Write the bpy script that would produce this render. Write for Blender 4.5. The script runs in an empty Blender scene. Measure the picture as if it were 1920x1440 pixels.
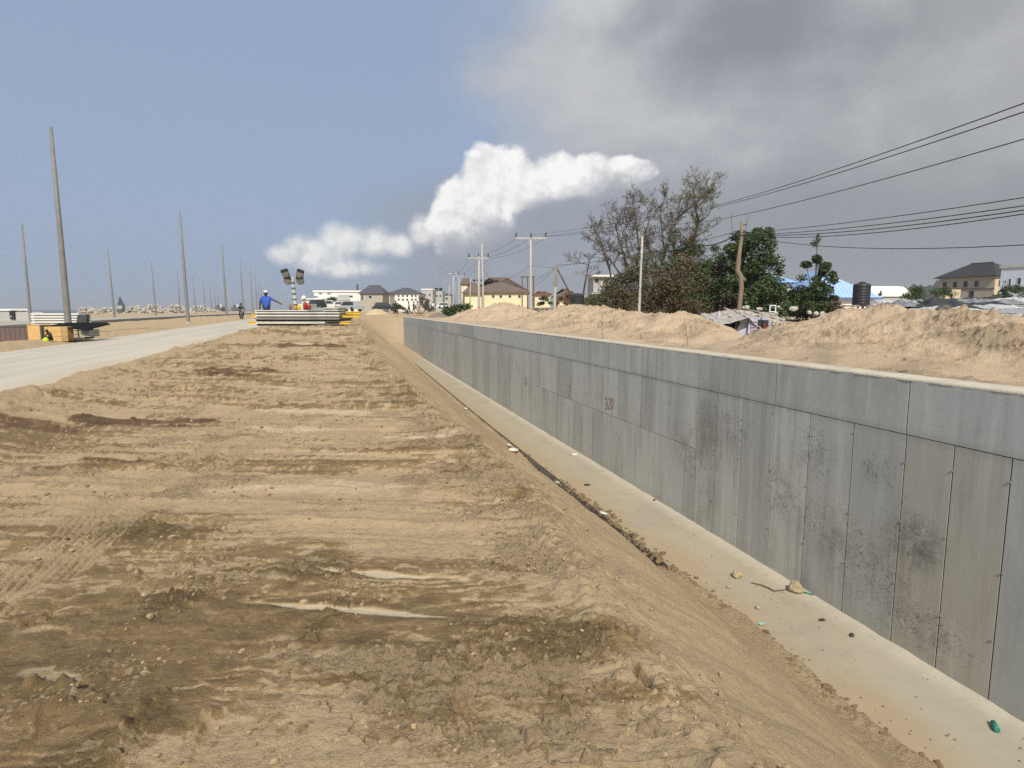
import bpy, bmesh, math, random
import numpy as np
from math import sin, cos, tan, radians, pi, sqrt, atan2, hypot, asin
from mathutils import Vector, Matrix

# ------------------------------------------------------------------ camera, world, sun, exposure
SC = bpy.context.scene
COL = SC.collection
FPX, YAW, PITCH, HC = 1140.0, radians(15.43), radians(7.0), 1.55   # focal length in px of a 1920 wide frame; eye 1.55 m over the bank
cam_d = bpy.data.cameras.new('camera'); cam = bpy.data.objects.new('camera', cam_d); COL.objects.link(cam)
cam_d.sensor_width = 36.0; cam_d.lens = 36.0*FPX/1920.0
cam_d.clip_start = 0.05; cam_d.clip_end = 12000
cam.location = (0, 0, HC); cam.rotation_euler = (pi/2-PITCH, 0, -YAW)
SC.camera = cam
SC.view_settings.view_transform = 'Standard'; SC.view_settings.look = 'None'
SC.view_settings.gamma = 1.0; SC.view_settings.use_curve_mapping = False
SC.view_settings.exposure = 0.0
SC.cycles.max_bounces = 6; SC.cycles.diffuse_bounces = 3; SC.cycles.glossy_bounces = 2
SC.cycles.transparent_max_bounces = 6; SC.cycles.volume_bounces = 0
SC.cycles.use_denoising = False
SUN_EL, SUN_PHI = radians(43), radians(10)       # sun behind the camera, a little to its left of the road axis
sd = Vector((-sin(SUN_PHI)*cos(SUN_EL), -cos(SUN_PHI)*cos(SUN_EL), sin(SUN_EL)))
sun_d = bpy.data.lights.new('sun', 'SUN'); sun = bpy.data.objects.new('sun', sun_d); COL.objects.link(sun)
sun_d.energy = 5.0; sun_d.angle = radians(0.5); sun_d.color = (1.0, 0.94, 0.81)
sun.rotation_euler = sd.to_track_quat('Z', 'Y').to_euler(); sun.location = (0, -10, 40)

_fw = np.array([sin(YAW)*cos(PITCH), cos(YAW)*cos(PITCH), -sin(PITCH)])
_rt = np.array([cos(YAW), -sin(YAW), 0.0]); _up = np.cross(_rt, _fw)
def ray(px, py): return _fw + _rt*(px-960)/FPX + _up*(720-py)/FPX
def onz(px, py, z):                               # survey helpers: a sight line met with a level / taken to a depth
    d = ray(px, py); t = (z-HC)/d[2]; return np.array([0, 0, HC]) + d*t
def onx(px, py, x):
    d = ray(px, py); return np.array([0, 0, HC]) + d*(x/d[0])
def dep(px, py, depth):
    d = ray(px, py); f = d[0]*sin(YAW)+d[1]*cos(YAW); return Vector(np.array([0, 0, HC]) + d*(depth/f))
def azel(px, py):
    d = ray(px, py); return atan2(d[0], d[1]), atan2(d[2], hypot(d[0], d[1]))
def mpp(depth): return depth/1148.6               # metres per photograph pixel near the horizon

class E:                                          # tiny expression layer over Math nodes
    nt = None
    def __init__(s, k): s.k = k
    @staticmethod
    def op(o, *a, clamp=False):
        n = E.nt.nodes.new('ShaderNodeMath'); n.operation = o; n.use_clamp = clamp
        for i, v in enumerate(a):
            if isinstance(v, E): E.nt.links.new(v.k, n.inputs[i])
            else: n.inputs[i].default_value = v
        return E(n.outputs[0])
    def __add__(s, o): return E.op('ADD', s, o)
    __radd__ = __add__
    def __sub__(s, o): return E.op('SUBTRACT', s, o)
    def __rsub__(s, o): return E.op('SUBTRACT', o, s)
    def __mul__(s, o): return E.op('MULTIPLY', s, o)
    __rmul__ = __mul__
    def __truediv__(s, o): return E.op('DIVIDE', s, o)
def smth(a, b, x):
    n = E.nt.nodes.new('ShaderNodeMapRange'); n.interpolation_type = 'SMOOTHSTEP'
    n.inputs['From Min'].default_value = a; n.inputs['From Max'].default_value = b
    if a > b:
        n.inputs['From Min'].default_value = b; n.inputs['From Max'].default_value = a
        n.inputs['To Min'].default_value = 1; n.inputs['To Max'].default_value = 0
    E.nt.links.new(x.k, n.inputs['Value']); return E(n.outputs['Result'])
def noise_tex(vec, scale, detail=5, rough=.55, dist=0.0, dim='3D'):
    n = E.nt.nodes.new('ShaderNodeTexNoise'); n.noise_dimensions = dim
    n.inputs['Scale'].default_value = scale; n.inputs['Detail'].default_value = detail
    n.inputs['Roughness'].default_value = rough; n.inputs['Distortion'].default_value = dist
    if vec is not None: E.nt.links.new(vec, n.inputs['Vector'])
    return E(n.outputs['Fac'])
def mixc(f, a, b):
    n = E.nt.nodes.new('ShaderNodeMix'); n.data_type = 'RGBA'
    if isinstance(f, E): E.nt.links.new(f.k, n.inputs[0])
    else: n.inputs[0].default_value = f
    for v, i in ((a, 6), (b, 7)):
        if isinstance(v, (tuple, list)): n.inputs[i].default_value = (*v[:3], 1)
        else: E.nt.links.new(v, n.inputs[i])
    return n.outputs[2]
def mapping(vec, scale=(1, 1, 1), loc=(0, 0, 0), rot=(0, 0, 0)):
    n = E.nt.nodes.new('ShaderNodeMapping'); E.nt.links.new(vec, n.inputs['Vector'])
    n.inputs['Scale'].default_value = scale; n.inputs['Location'].default_value = loc; n.inputs['Rotation'].default_value = rot
    return n.outputs[0]

def build_world():
    w = bpy.data.worlds.new('World'); SC.world = w; w.use_nodes = True
    nt = w.node_tree; E.nt = nt
    bg = nt.nodes['Background']; bg.inputs['Strength'].default_value = 0.1
    tc = nt.nodes.new('ShaderNodeTexCoord'); V = tc.outputs['Generated']
    sep = nt.nodes.new('ShaderNodeSeparateXYZ'); nt.links.new(V, sep.inputs[0])
    X, Y, Z = (E(o) for o in sep.outputs)
    az = E.op('ARCTAN2', X, Y); el = E.op('ARCSINE', Z)
    sky = nt.nodes.new('ShaderNodeTexSky'); sky.sky_type = 'NISHITA'; sky.sun_disc = False
    sky.sun_elevation = SUN_EL; sky.sun_rotation = pi + SUN_PHI
    sky.air_density = 1.0; sky.dust_density = 2.5; sky.ozone_density = 1.5
    def c(r, g, b): return (r*10, g*10, b*10)
    # hazy blue
    blue = mixc(.86, sky.outputs[0], c(.325, .415, .585))
    hz = smth(.42, -.02, el)
    blue = mixc(hz*.75, blue, c(.345, .43, .59))
    blue = mixc(smth(.13, .0, el)*.7, blue, c(.33, .41, .535))
    # broad grey sheet of cloud covering the right-hand sky
    n1 = noise_tex(mapping(V, (1, 1, 1.7)), 2.1, 7, .52, .3)
    n2 = noise_tex(mapping(V, (1, 1, 1.5), (3.1, 1.7, .4)), 3.6, 8, .55, .2)
    n3 = noise_tex(V, 9.0, 8, .6)
    edge = az - E.op('MINIMUM', E.op('ABSOLUTE', el-.35)*1.0 + .165, .33) + (n1-.5)*.38 + (n2-.5)*.26 + (n3-.5)*.12
    sheet = smth(-.08, .17, edge)*smth(2.9, 2.2, az)
    n4 = noise_tex(mapping(V, (1, 1, 1.6), (.7, 2.2, 1.4)), 5.5, 9, .62, .5)
    lum = (n2-.5)*1.3 + (n1-.5)*.8 + (n3-.5)*.5 + (n4-.5)*.9
    sheetc = mixc(smth(-.45, .45, lum), c(.385, .40, .435), c(.585, .60, .62))
    # a darker underside high up, dimmer air low on the right
    a0, e0 = azel(1390, 30)
    d = E.op('SQRT', E.op('POWER', (az-a0)/.31, 2.0) + E.op('POWER', (el-e0)/.12, 2.0)) + (n2-.5)*1.6 + (n3-.5)*.4
    sheetc = mixc(smth(1.15, .2, d)*.9, sheetc, c(.235, .255, .295))
    a1, e1 = azel(1060, 170)
    d = E.op('SQRT', E.op('POWER', (az-a1)/.22, 2.0) + E.op('POWER', (el-e1)/.10, 2.0)) + (n2-.5)*1.3
    sheetc = mixc(smth(1.1, .1, d)*.6, sheetc, c(.54, .55, .57))
    sheetc = mixc(smth(.55, 1.1, az)*.45, sheetc, c(.35, .352, .35))
    sheetc = mixc(smth(.16, .01, el)*.85, sheetc, c(.32, .332, .345))
    col = mixc(sheet, blue, sheetc)
    # low grey cloud body below the cumulus
    lowe = (az-azel(760, 500)[0])*1.0 + (n1-.5)*.12 + (n3-.5)*.05
    low = smth(-.16, .08, lowe)*smth(.235, .13, el+(n2-.5)*.14+(n3-.5)*.05)
    col = mixc(low*.94, col, mixc(smth(.15, .75, az), c(.315, .35, .415), c(.30, .318, .345)))
    # cumulus heads: unions of discs in azimuth / elevation, edges broken by noise
    b1 = noise_tex(V, 11.0, 9, .6); b2 = noise_tex(V, 30.0, 6, .6)
    ofs = nt.nodes.new('ShaderNodeVectorMath'); ofs.operation = 'ADD'; nt.links.new(V, ofs.inputs[0]); ofs.inputs[1].default_value = (-.010, 0, .012)
    b1o = noise_tex(ofs.outputs[0], 11.0, 9, .6); b2o = noise_tex(ofs.outputs[0], 30.0, 6, .6)
    def union(discs):
        f = None
        for (px, py, rx, ry) in discs:
            a, e = azel(px, py); k = 1/1240.0
            dd = 1.0 - E.op('SQRT', E.op('POWER', (az-a)/(rx*k), 2.0) + E.op('POWER', (el-e)/(ry*k), 2.0))
            f = dd if f is None else E.op('SMOOTH_MAX', f, dd, .22)
        return f
    relief = (b1-b1o)*2.3 + (b2-b2o)*.7
    for discs, soft, bright, base, fade in (
        (((575, 470, 62, 40), (640, 452, 66, 50), (600, 480, 90, 36), (700, 455, 52, 42), (745, 460, 40, 32), (792, 432, 34, 38), (540, 478, 50, 26), (640, 500, 110, 26)), .75, .92, 500, 42),
        (((935, 338, 78, 72), (880, 390, 74, 72), (850, 430, 58, 56), (985, 352, 62, 52), (1045, 330, 58, 52), (1105, 330, 60, 44), (1165, 326, 54, 34), (1205, 320, 32, 22), (900, 425, 80, 40)), .25, 1.02, 405, 60)):
        f = union(discs) + (b1-.5)*.85 + (b2-.5)*.38
        m = smth(0, soft, f)
        # shaded body: everything below a rising line that leans up to the right
        a, e = azel(930, base); line = el - (e + (az-a)*(.30 if fade == 60 else .06)) + (b1-.5)*.115 + (b2-.5)*.045
        lit = smth(-.040 if fade == 60 else -.055, .030 if fade == 60 else .045, line)
        lv = E.op('MULTIPLY', lit, .80 + relief*.95 + smth(.0, .45, f)*.10, clamp=True)
        cc = mixc(lv, c(.40, .42, .47), c(bright, bright*.99, bright*.965))
        cc = mixc(E.op('MULTIPLY', smth(.02, .10, relief*lit), .35), cc, c(1.0, .99, .97))
        m = m*smth(-.15 if fade == 60 else -.10, -.045 if fade == 60 else -.01, line)
        col = mixc(m*(.97 if fade == 60 else .90), col, cc)
    f = union(((1030, 418, 76, 54), (1085, 402, 74, 42), (1150, 388, 66, 34), (985, 466, 74, 48), (1010, 470, 150, 56), (880, 505, 90, 40), (1090, 440, 120, 50), (1210, 372, 44, 26))) + (b1-.5)*.80 + (b2-.5)*.42
    m = smth(0, .40, f)*smth(azel(760, 500)[0], azel(880, 500)[0], az)
    gcol = mixc(E.op('ADD', smth(.55, .0, f)*.45, relief*.5, clamp=True), c(.32, .35, .415), c(.52, .54, .58))
    col = mixc(m*.90, col, gcol)
    # below the horizon: sunlit sandy earth (never seen; the ground sheet covers it)
    col = mixc(smth(-.004, -.03, el), col, c(.30, .26, .20))
    nt.links.new(col, bg.inputs['Color'])
build_world()

# ------------------------------------------------------------------ helpers: noise, meshes, tags, materials
R = random.Random(11)
NR = np.random.RandomState(5)
def _h(ix, iy, seed):
    h = (ix.astype(np.int64)*374761393 + iy.astype(np.int64)*668265263 + seed*974634777) & 0xffffffff
    h = ((h ^ (h >> 13))*1274126177) & 0xffffffff
    return (h ^ (h >> 16)) & 0xffffffff
def pn(x, y, seed=0):
    x = np.asarray(x, float); y = np.asarray(y, float)
    xi = np.floor(x); yi = np.floor(y); fx = x-xi; fy = y-yi
    u = fx*fx*fx*(fx*(fx*6-15)+10); v = fy*fy*fy*(fy*(fy*6-15)+10)
    def g(dx, dy):
        a = _h(xi+dx, yi+dy, seed)*(2*pi/4294967296.0)
        return np.cos(a)*(fx-dx)+np.sin(a)*(fy-dy)
    n0 = g(0, 0); n1 = g(1, 0); n2 = g(0, 1); n3 = g(1, 1)
    return 1.5*((n0*(1-u)+n1*u)*(1-v)+(n2*(1-u)+n3*u)*v)
def fbm(x, y, o=4, seed=0, gain=.5, lac=2.03):
    s = 0; a = 1; t = 0
    for i in range(o):
        s = s + a*pn(x, y, seed+i*17); t += a; a *= gain; x = x*lac+3.1; y = y*lac+1.7
    return s/t
def worley(x, y, seed=0):                         # distance to the border between the two nearest cells
    xi = np.floor(x); yi = np.floor(y); f1 = np.full(x.shape, 9.0); f2 = f1.copy(); idc = np.zeros(x.shape)
    for dx in (-1, 0, 1):
        for dy in (-1, 0, 1):
            hx = _h(xi+dx, yi+dy, seed)/4294967296.0; hy = _h(xi+dx, yi+dy, seed+91)/4294967296.0
            d = np.hypot(xi+dx+.1+.8*hx-x, yi+dy+.1+.8*hy-y)
            c1 = d < f1
            f2 = np.where(c1, f1, np.minimum(f2, d)); idc = np.where(c1, hx, idc); f1 = np.where(c1, d, f1)
    return f1, f2-f1, idc
def ss(a, b, x):
    t = np.clip((np.asarray(x, float)-a)/(b-a), 0, 1); return t*t*(3-2*t)

def link(o, parent=None):
    COL.objects.link(o)
    if parent is not None: o.parent = parent
    return o
def tag(o, label=None, cat=None, group=None, kind=None):
    if label: o['label'] = label
    if cat: o['category'] = cat
    if group: o['group'] = group
    if kind: o['kind'] = kind
    return o
def empty(name, loc=(0, 0, 0), rz=0.0, label=None, cat=None, group=None):
    o = bpy.data.objects.new(name, None); o.empty_display_size = .2; COL.objects.link(o)
    o.location = loc; o.rotation_euler = (0, 0, rz)
    return tag(o, label, cat, group)
KIDS = {}
def copy_tree(o, parent=None):
    c = o.copy(); link(c, parent)
    for ch in [x for x in o.children]: copy_tree(ch, c)
    return c
class MB:
    def __init__(s): s.v = []; s.f = []; s.m = []; s.cm = 0; s.xf = None
    def add(s, vs, fs):
        b = len(s.v)
        if s.xf is not None: vs = [tuple(s.xf @ Vector(p)) for p in vs]
        s.v += [tuple(p) for p in vs]; s.f += [tuple(b+i for i in f) for f in fs]; s.m += [s.cm]*len(fs); return s
    def box(s, x0, y0, z0, x1, y1, z1):
        vs = [(x0, y0, z0), (x1, y0, z0), (x1, y1, z0), (x0, y1, z0), (x0, y0, z1), (x1, y0, z1), (x1, y1, z1), (x0, y1, z1)]
        return s.add(vs, [(3, 2, 1, 0), (4, 5, 6, 7), (0, 1, 5, 4), (1, 2, 6, 5), (2, 3, 7, 6), (3, 0, 4, 7)])
    def hexa(s, bot, top):
        return s.add(list(bot)+list(top), [(3, 2, 1, 0), (4, 5, 6, 7), (0, 1, 5, 4), (1, 2, 6, 5), (2, 3, 7, 6), (3, 0, 4, 7)])
    def tube(s, pts, rad, n=8, cap=True):
        pts = [Vector(p) for p in pts]; rad = rad if hasattr(rad, '__len__') else [rad]*len(pts)
        vs = []; pa = None
        for i, p in enumerate(pts):
            t = (pts[min(i+1, len(pts)-1)]-pts[max(i-1, 0)]); t = t.normalized() if t.length > 1e-9 else Vector((0, 0, 1))
            if pa is None: pa = t.orthogonal().normalized()
            else:
                pa = pa - t*pa.dot(t); pa = pa.normalized() if pa.length > 1e-6 else t.orthogonal().normalized()
            b = t.cross(pa)
            for k in range(n):
                a = 2*pi*k/n; vs.append(p+(pa*cos(a)+b*sin(a))*rad[i])
        fs = [(i*n+k, i*n+(k+1) % n, (i+1)*n+(k+1) % n, (i+1)*n+k) for i in range(len(pts)-1) for k in range(n)]
        if cap: fs += [tuple(range(n-1, -1, -1)), tuple((len(pts)-1)*n+k for k in range(n))]
        return s.add(vs, fs)
    def lathe(s, prof, n=16, cx=0, cy=0):
        vs = [(cx+r*cos(2*pi*k/n), cy+r*sin(2*pi*k/n), z) for (r, z) in prof for k in range(n)]
        fs = [(i*n+k, i*n+(k+1) % n, (i+1)*n+(k+1) % n, (i+1)*n+k) for i in range(len(prof)-1) for k in range(n)]
        fs += [tuple(range(n-1, -1, -1)), tuple((len(prof)-1)*n+k for k in range(n))]
        return s.add(vs, fs)
    def ball(s, c, r, n=8, m=5, jit=0, seed=0, sq=(1, 1, 1)):
        q = random.Random(seed); vs = []; fs = []
        for i in range(m+1):
            th = pi*i/m
            for k in range(n):
                rr = r*(1+q.uniform(-jit, jit)) if 0 < i < m else r
                vs.append((c[0]+rr*sq[0]*sin(th)*cos(2*pi*k/n), c[1]+rr*sq[1]*sin(th)*sin(2*pi*k/n), c[2]+rr*sq[2]*cos(th)))
        for i in range(m):
            for k in range(n): fs.append((i*n+k, (i+1)*n+k, (i+1)*n+(k+1) % n, i*n+(k+1) % n))
        return s.add(vs, fs)
    def build(s, name, mats, parent=None, smooth=False, loc=None):
        me = bpy.data.meshes.new(name); me.from_pydata(s.v, [], s.f)
        for m_ in (mats if isinstance(mats, (list, tuple)) else [mats]): me.materials.append(m_)
        if any(s.m): me.polygons.foreach_set('material_index', s.m)
        if smooth: me.polygons.foreach_set('use_smooth', [True]*len(s.f))
        me.update()
        o = bpy.data.objects.new(name, me); link(o, parent)
        if loc is not None: o.location = loc
        return o
def mesh_np(name, verts, quads, mat, smooth=True, attrs=None, parent=None):
    me = bpy.data.meshes.new(name); nv = len(verts); nf, k = quads.shape
    me.vertices.add(nv); me.vertices.foreach_set('co', verts.astype(np.float32).ravel())
    me.loops.add(nf*k); me.loops.foreach_set('vertex_index', quads.astype(np.int32).ravel())
    me.polygons.add(nf); me.polygons.foreach_set('loop_start', (np.arange(nf)*k).astype(np.int32))
    try: me.polygons.foreach_set('loop_total', np.full(nf, k, np.int32))
    except Exception: pass
    me.polygons.foreach_set('use_smooth', np.full(nf, smooth))
    me.update(calc_edges=True); me.materials.append(mat)
    for an, av in (attrs or {}).items():
        a = me.attributes.new(an, 'FLOAT', 'POINT'); a.data.foreach_set('value', av.astype(np.float32))
    o = bpy.data.objects.new(name, me); return link(o, parent)
def grid_quads(nr, nc):
    i = np.arange(nr-1)[:, None]*nc + np.arange(nc-1)[None, :]
    return np.stack([i, i+1, i+nc+1, i+nc], -1).reshape(-1, 4)
def compact(verts, quads, attrs=None):
    used = np.zeros(len(verts), bool); used[quads.ravel()] = True
    idx = np.cumsum(used)-1
    return verts[used], idx[quads], {k: v[used] for k, v in (attrs or {}).items()}

MATS = {}
def new_mat(name):
    m = bpy.data.materials.new(name); m.use_nodes = True; E.nt = m.node_tree
    return m, m.node_tree.nodes['Principled BSDF']
def bump(height, strength, dist, bs):
    n = E.nt.nodes.new('ShaderNodeBump'); n.inputs['Strength'].default_value = strength; n.inputs['Distance'].default_value = dist
    E.nt.links.new(height.k, n.inputs['Height']); E.nt.links.new(n.outputs[0], bs.inputs['Normal'])
def ocoord():
    return E.nt.nodes.new('ShaderNodeTexCoord').outputs['Object']
def mat(name, a, b=None, scale=3.0, rough=.8, bumps=.0, bscale=None, metal=0.0, detail=6, stretch=(1, 1, 1), spec=.3):
    """two-tone procedural surface: grain and wear between colours a and b, fine relief"""
    if name in MATS: return MATS[name]
    m, bs = new_mat(name); b = b or tuple(min(1, c*.72) for c in a)
    V = mapping(ocoord(), stretch)
    n = noise_tex(V, scale, detail, .6); n2 = noise_tex(V, scale*6.3, 4, .6)
    f = smth(.32, .70, n*.72+n2*.28)
    E.nt.links.new(mixc(f, a, b), bs.inputs['Base Color'])
    E.nt.links.new((n2*.2+(rough-.1)).k, bs.inputs['Roughness'])
    bs.inputs['Metallic'].default_value = metal; bs.inputs['Specular IOR Level'].default_value = spec
    if bumps: bump(noise_tex(V, bscale or scale*5, 5, .6), bumps, .02, bs)
    MATS[name] = m; return m

# ------------------------------------------------------------------ terrain
XW, ZT, ZB, YEND = 6.0, 0.79, -2.28, 64.0          # wall face, wall top, footing level, far end of the wall
def zbank(y): return .80*ss(7, 27, y)
def zroad(y, x=-4.8):
    l = np.interp(y, [0, 36, 70, 104, 140], [-.15, -.12, .06, .17, .25]); r = .25+.2*ss(10, 60, y); t = np.clip((np.asarray(x, float)+13)/8.2, 0, 1)
    return l+(r-l)*t
def xcrest(x, y):
    base = np.interp(y, [0, 1.7, 2.6, 4.3, 6.5, 10, 17, 26, 40, 64], [1.25, 1.28, 1.36, 1.52, 1.55, 1.25, .95, .75, .9, 1.1])
    return base + .10*pn(y*.9, 3.3, 7) + .07*pn(y*2.6, 1.2, 8) + .03*pn(y*7.1, x*2, 9)
def xslab(y): return 4.62 + .25*ss(16, 50, y)
def macro(x, y):
    b = zbank(y); zr = zroad(y, x)
    w = ss(-5.0, -3.2, x); z = zr*(1-w) + b*w
    left = ss(-12.6, -14.0, x)
    z = z + left*(-.05 -.28*ss(-16, -28, x) + .16*np.exp(-((x+15.2)/1.3)**2)*(1+.8*pn(x*.4, y*.25, 31)) + .30*fbm(x*.09, y*.05, 3, 32))
    z = z*(1-ss(-90, -112, x)) + (-4.5)*ss(-90, -112, x)
    xc = xcrest(x, y); xs = xslab(y) + .10*pn(y*.55, 0*y, 41) + .05*pn(y*2.3, x*.5, 42)
    s = np.clip((x-xc)/(xs-xc), 0, 1)
    fill = ss(65.5, 84, y)
    prof = np.clip(s*1.04 - .05*np.sin(s*2*pi)*.9, 0, 1)
    foot = (ZB + .03) - .30*ss(7.2, 9.2, y)*ss(17, 11, y) - .10*ss(9, 12, y)*ss(46, 40, y) + .07*ss(42, 50, y) + .9*ss(65, 82, y)
    z = np.where(x > xc, z + (foot - z)*prof*(1-fill), z)
    z = np.where(x > xs, z - .35*ss(0, .5, x-xs)*(1-fill)*ss(50, 44, y), z)
    r = ss(5.2, 9.5, x)*ss(65, 75, y)*(1-fill)           # far bank of the ditch once the wall has ended
    z = z*(1-r) + .8*r
    # ground behind the wall, falling to the low plots behind the heaps
    bf = .70 - .24*ss(6.8, 10.5, x)*ss(40, 24, y) - .85*ss(12.0, 17, x)*(1-ss(26, 46, y))
    z = np.where((x > 6.34) & (y < YEND+1.5), bf, z)
    return z
def ruts(x, y):
    """lengthwise and crosswise coordinates of the dozed strips (they run square to the line of sight)"""
    a = radians(17.5) + .05*pn(x*.12, y*.12, 51)
    return x*np.cos(a)-y*np.sin(a), x*np.sin(a)+y*np.cos(a)
LEV = []
RIDG = [[onz(px, py, 0)[:2] for px, py in t] for t in ([(42, 1398), (60, 1355), (108, 1338), (122, 1330)], [(100, 1300), (128, 1284), (142, 1300)], [(206, 1425), (228, 1382), (262, 1335), (302, 1306)], [(338, 1435), (358, 1382), (386, 1350), (442, 1322)], [(20, 1316), (58, 1292), (84, 1284)], [(245, 1105), (252, 1080), (238, 1062)], [(345, 1090), (352, 1068), (340, 1056)])]
TYRES = [[(0, 1128), (80, 1048), (165, 965), (300, 895), (390, 845), (440, 806), (520, 760)], [(40, 1150), (150, 1040), (215, 985), (345, 910), (455, 845), (560, 790)]]
TY = [[onz(px, py, 0)[:2] for px, py in t] for t in TYRES]
PUD = [((508, 1072), (872, 1098), .055), ((430, 1128), (872, 1164), .05), ((585, 1228), (604, 1236), .05), ((45, 1262), (165, 1285), .06), ((1165, 1088), (1205, 1092), .03)]
PUD = [(onz(*a, 0)[:2], onz(*b, 0)[:2], w) for a, b, w in PUD]
def pud_e(x, y, a, b, w):
    c = (a+b)/2; L = np.hypot(*(b-a))/2; t = (b-a)/(2*L)
    u = ((x-c[0])*t[0]+(y-c[1])*t[1])/L; v = (-(x-c[0])*t[1]+(y-c[1])*t[0])/w
    k_ = 1.0 if L > .15 else .25; v = v/(1-.55*k_+.75*k_*np.clip(pn(u*2.1+c[1], c[0]*9, 77)+.55, 0, 1.3)) + .35*k_*pn(u*3.1, c[0]*5, 79)
    return np.sqrt(u*u+v*v) + (.30 if L > .15 else .06)*fbm(x*6, y*15, 4, 78)
def ground_sheet():
    az = np.radians(np.linspace(-42, 72, 960))
    r1 = 1/np.linspace(1/1.25, 1/150., 800); r2 = np.geomspace(150, 7000, 70)[1:]
    r = np.concatenate([[.05, .5, .9, 1.1], r1, r2])
    A, Rr = np.meshgrid(az, r); x = (Rr*np.sin(A)).ravel(); y = (Rr*np.cos(A)).ravel()
    z = macro(x, y)
    wet = np.zeros_like(x); red = wet.copy(); pale = wet.copy(); rough = wet.copy()
    # --- the dozed bank
    bk = (x > -5.6) & (x < 2.4) & (y < 62) & (y > -1)
    X = x[bk]; Y = y[bk]; S, T = ruts(X, Y)
    xc = xcrest(X, Y)
    m = ss(-5.4, -4.6, X)*ss(.30, -.25, X-xc)*ss(61, 46, Y)
    n_a = fbm(S*.35, T*1.5, 4, 61); n_b = fbm(S*.9+5, T*6.5, 4, 62); n_c = fbm(S*1.2, T*1.4, 5, 63); n_d = fbm(X*3.1, Y*3.1, 4, 64)
    n_l = fbm(X*.45, Y*.45, 3, 65)
    dist = ss(2.5, 7, T)                          # strips read clearer beyond the trodden foreground
    st = .55 + .45*dist
    n_e = fbm(S*.45, T*15, 3, 60); n_f = fbm(S*1.6, T*34, 2, 59); n_g = fbm(S*.20, T*3.4, 4, 57)
    near_lip = ss(-1.3, -.25, X-xc)
    n_k = fbm(S*.22, T*.55, 3, 56); ridge = 0
    P = T*2.6 + .75*n_k + .25*n_b; fr = P-np.floor(P); hs = _h(np.floor(P), np.zeros_like(P), 55)/4294967296.0
    ridge = ridge + .042*(.2+hs)*np.where(hs > .5, fr**1.6, (1-fr)**1.6)*ss(.0, .06, fr)*ss(1, .94, fr)
    P2 = T*7.0 + 1.5*n_k + .5*n_b; fr2 = P2-np.floor(P2); hs2 = _h(np.floor(P2), np.floor(S*.7+2*n_k), 54)/4294967296.0
    ridge = ridge + .020*(hs2 > .45)*(.3+hs2)*np.sin(fr2*pi)**.7
    rm = dist*ss(-.35, .15, fbm(X*.35, Y*.30, 3, 53) + .25*ss(-3, 0, X)) + .25
    h = .022*n_l + .016*n_a*st + .010*n_b*st + ridge*rm + .006*n_e*dist
    # torn scarps near the lip, fine crumble elsewhere
    q = (fbm(S*.55+.12*n_d, T*1.75+.10*n_d, 4, 66)+.06*n_d)*7; qf = q-np.floor(q)
    h = h + .012*(np.floor(q)+ss(.80, .98, qf))*(.40+.70*near_lip)
    riser = ss(.62, .80, qf)*ss(1.0, .9, qf)
    crum = ss(.05, .36, n_c + .25*riser*near_lip + .30*near_lip - .05)
    f1, e1, id1 = worley(X*11+.8*n_d, Y*11+.8*n_c, 67); f2, e2, id2 = worley(X*26, Y*26+n_d, 68); f4, e4, id4 = worley(X*50+n_d, Y*50, 58)
    f6, e6, id6 = worley(X*5.5+.7*n_d, Y*5.5+.7*n_c, 51)
    h = h + (crum+.12)*.11*np.clip(.36-f6, 0, 1)*(id6 > .72)*(.6+n_d) - .05*np.clip(.30-f6, 0, 1)*(id6 < .12)
    h = h + crum*(.060*np.clip(.50-f1, 0, 1)*(id1 > .66) + .040*np.clip(.50-f2, 0, 1)*(id2 > .45) + .014*np.clip(.55-f4, 0, 1)*(id4 > .35))
    gr_m = ss(.08, .30, fbm(X*1.7, Y*1.7, 5, 52)); gran = gr_m*(((f2 < .36) & (id2 > .62)) | ((f4 < .40) & (id4 > .55)))
    h = h + gr_m*(.016*np.clip(.42-f2, 0, 1)*(id2 > .62) + .012*np.clip(.45-f4, 0, 1)*(id4 > .55))
    h = h + .012*n_d*(.4+crum) + (.005+.010*crum)*fbm(X*15, Y*15, 4, 69)
    # foreground-left mud plates: cracked slabs and kneaded ridges
    fg = ss(3.6, 2.2, T)*ss(1.2, -.1, X) + .5*ss(-.3, .1, fbm(X*.8, Y*.8, 2, 70))*ss(6, 3, T)
    fp, ep, ip = worley(X*1.9+.9*n_c+.3*n_d, Y*2.3+.9*n_d, 71)
    crack = ss(.055, .0, ep)*ss(-.1, .2, n_c+.15)
    h = h + fg*(.014*(ip-.5)*ss(.0, .07, ep) - .028*crack*(ip > .62) + .008*np.abs(n_c))
    n_h = fbm(X*13, Y*13, 4, 50)
    for rl_ in RIDG:
        for i in range(len(rl_)-1):
            a, b = rl_[i], rl_[i+1]; d = b-a; L = np.hypot(*d); d = d/L
            u = np.clip((X-a[0])*d[0]+(Y-a[1])*d[1], 0, L); wv = .012*n_d + .01*n_c; v = -(X-a[0])*d[1]+(Y-a[1])*d[0] + wv*2
            dd = np.hypot(X-a[0]-u*d[0], Y-a[1]-u*d[1])
            h = np.maximum(h, h + .036*(1+.6*n_d)*ss(.060, .012, dd+np.abs(wv))*np.where(v < 0, 1, .75)) if False else h + .017*(1+.7*n_d+.9*n_h)*(ss(.050, .022, dd+.8*np.abs(wv)+.012*n_h)*(v < 0) + ss(.014, .004, dd+.006*n_h)*(v >= 0))
    # lumps pushed up along the lip of the ditch, and the tension cracks behind it
    lip = np.exp(-((X-xc+.12)/.17)**2); lp = fbm(X*3.4, Y*2.2, 4, 72)
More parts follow.
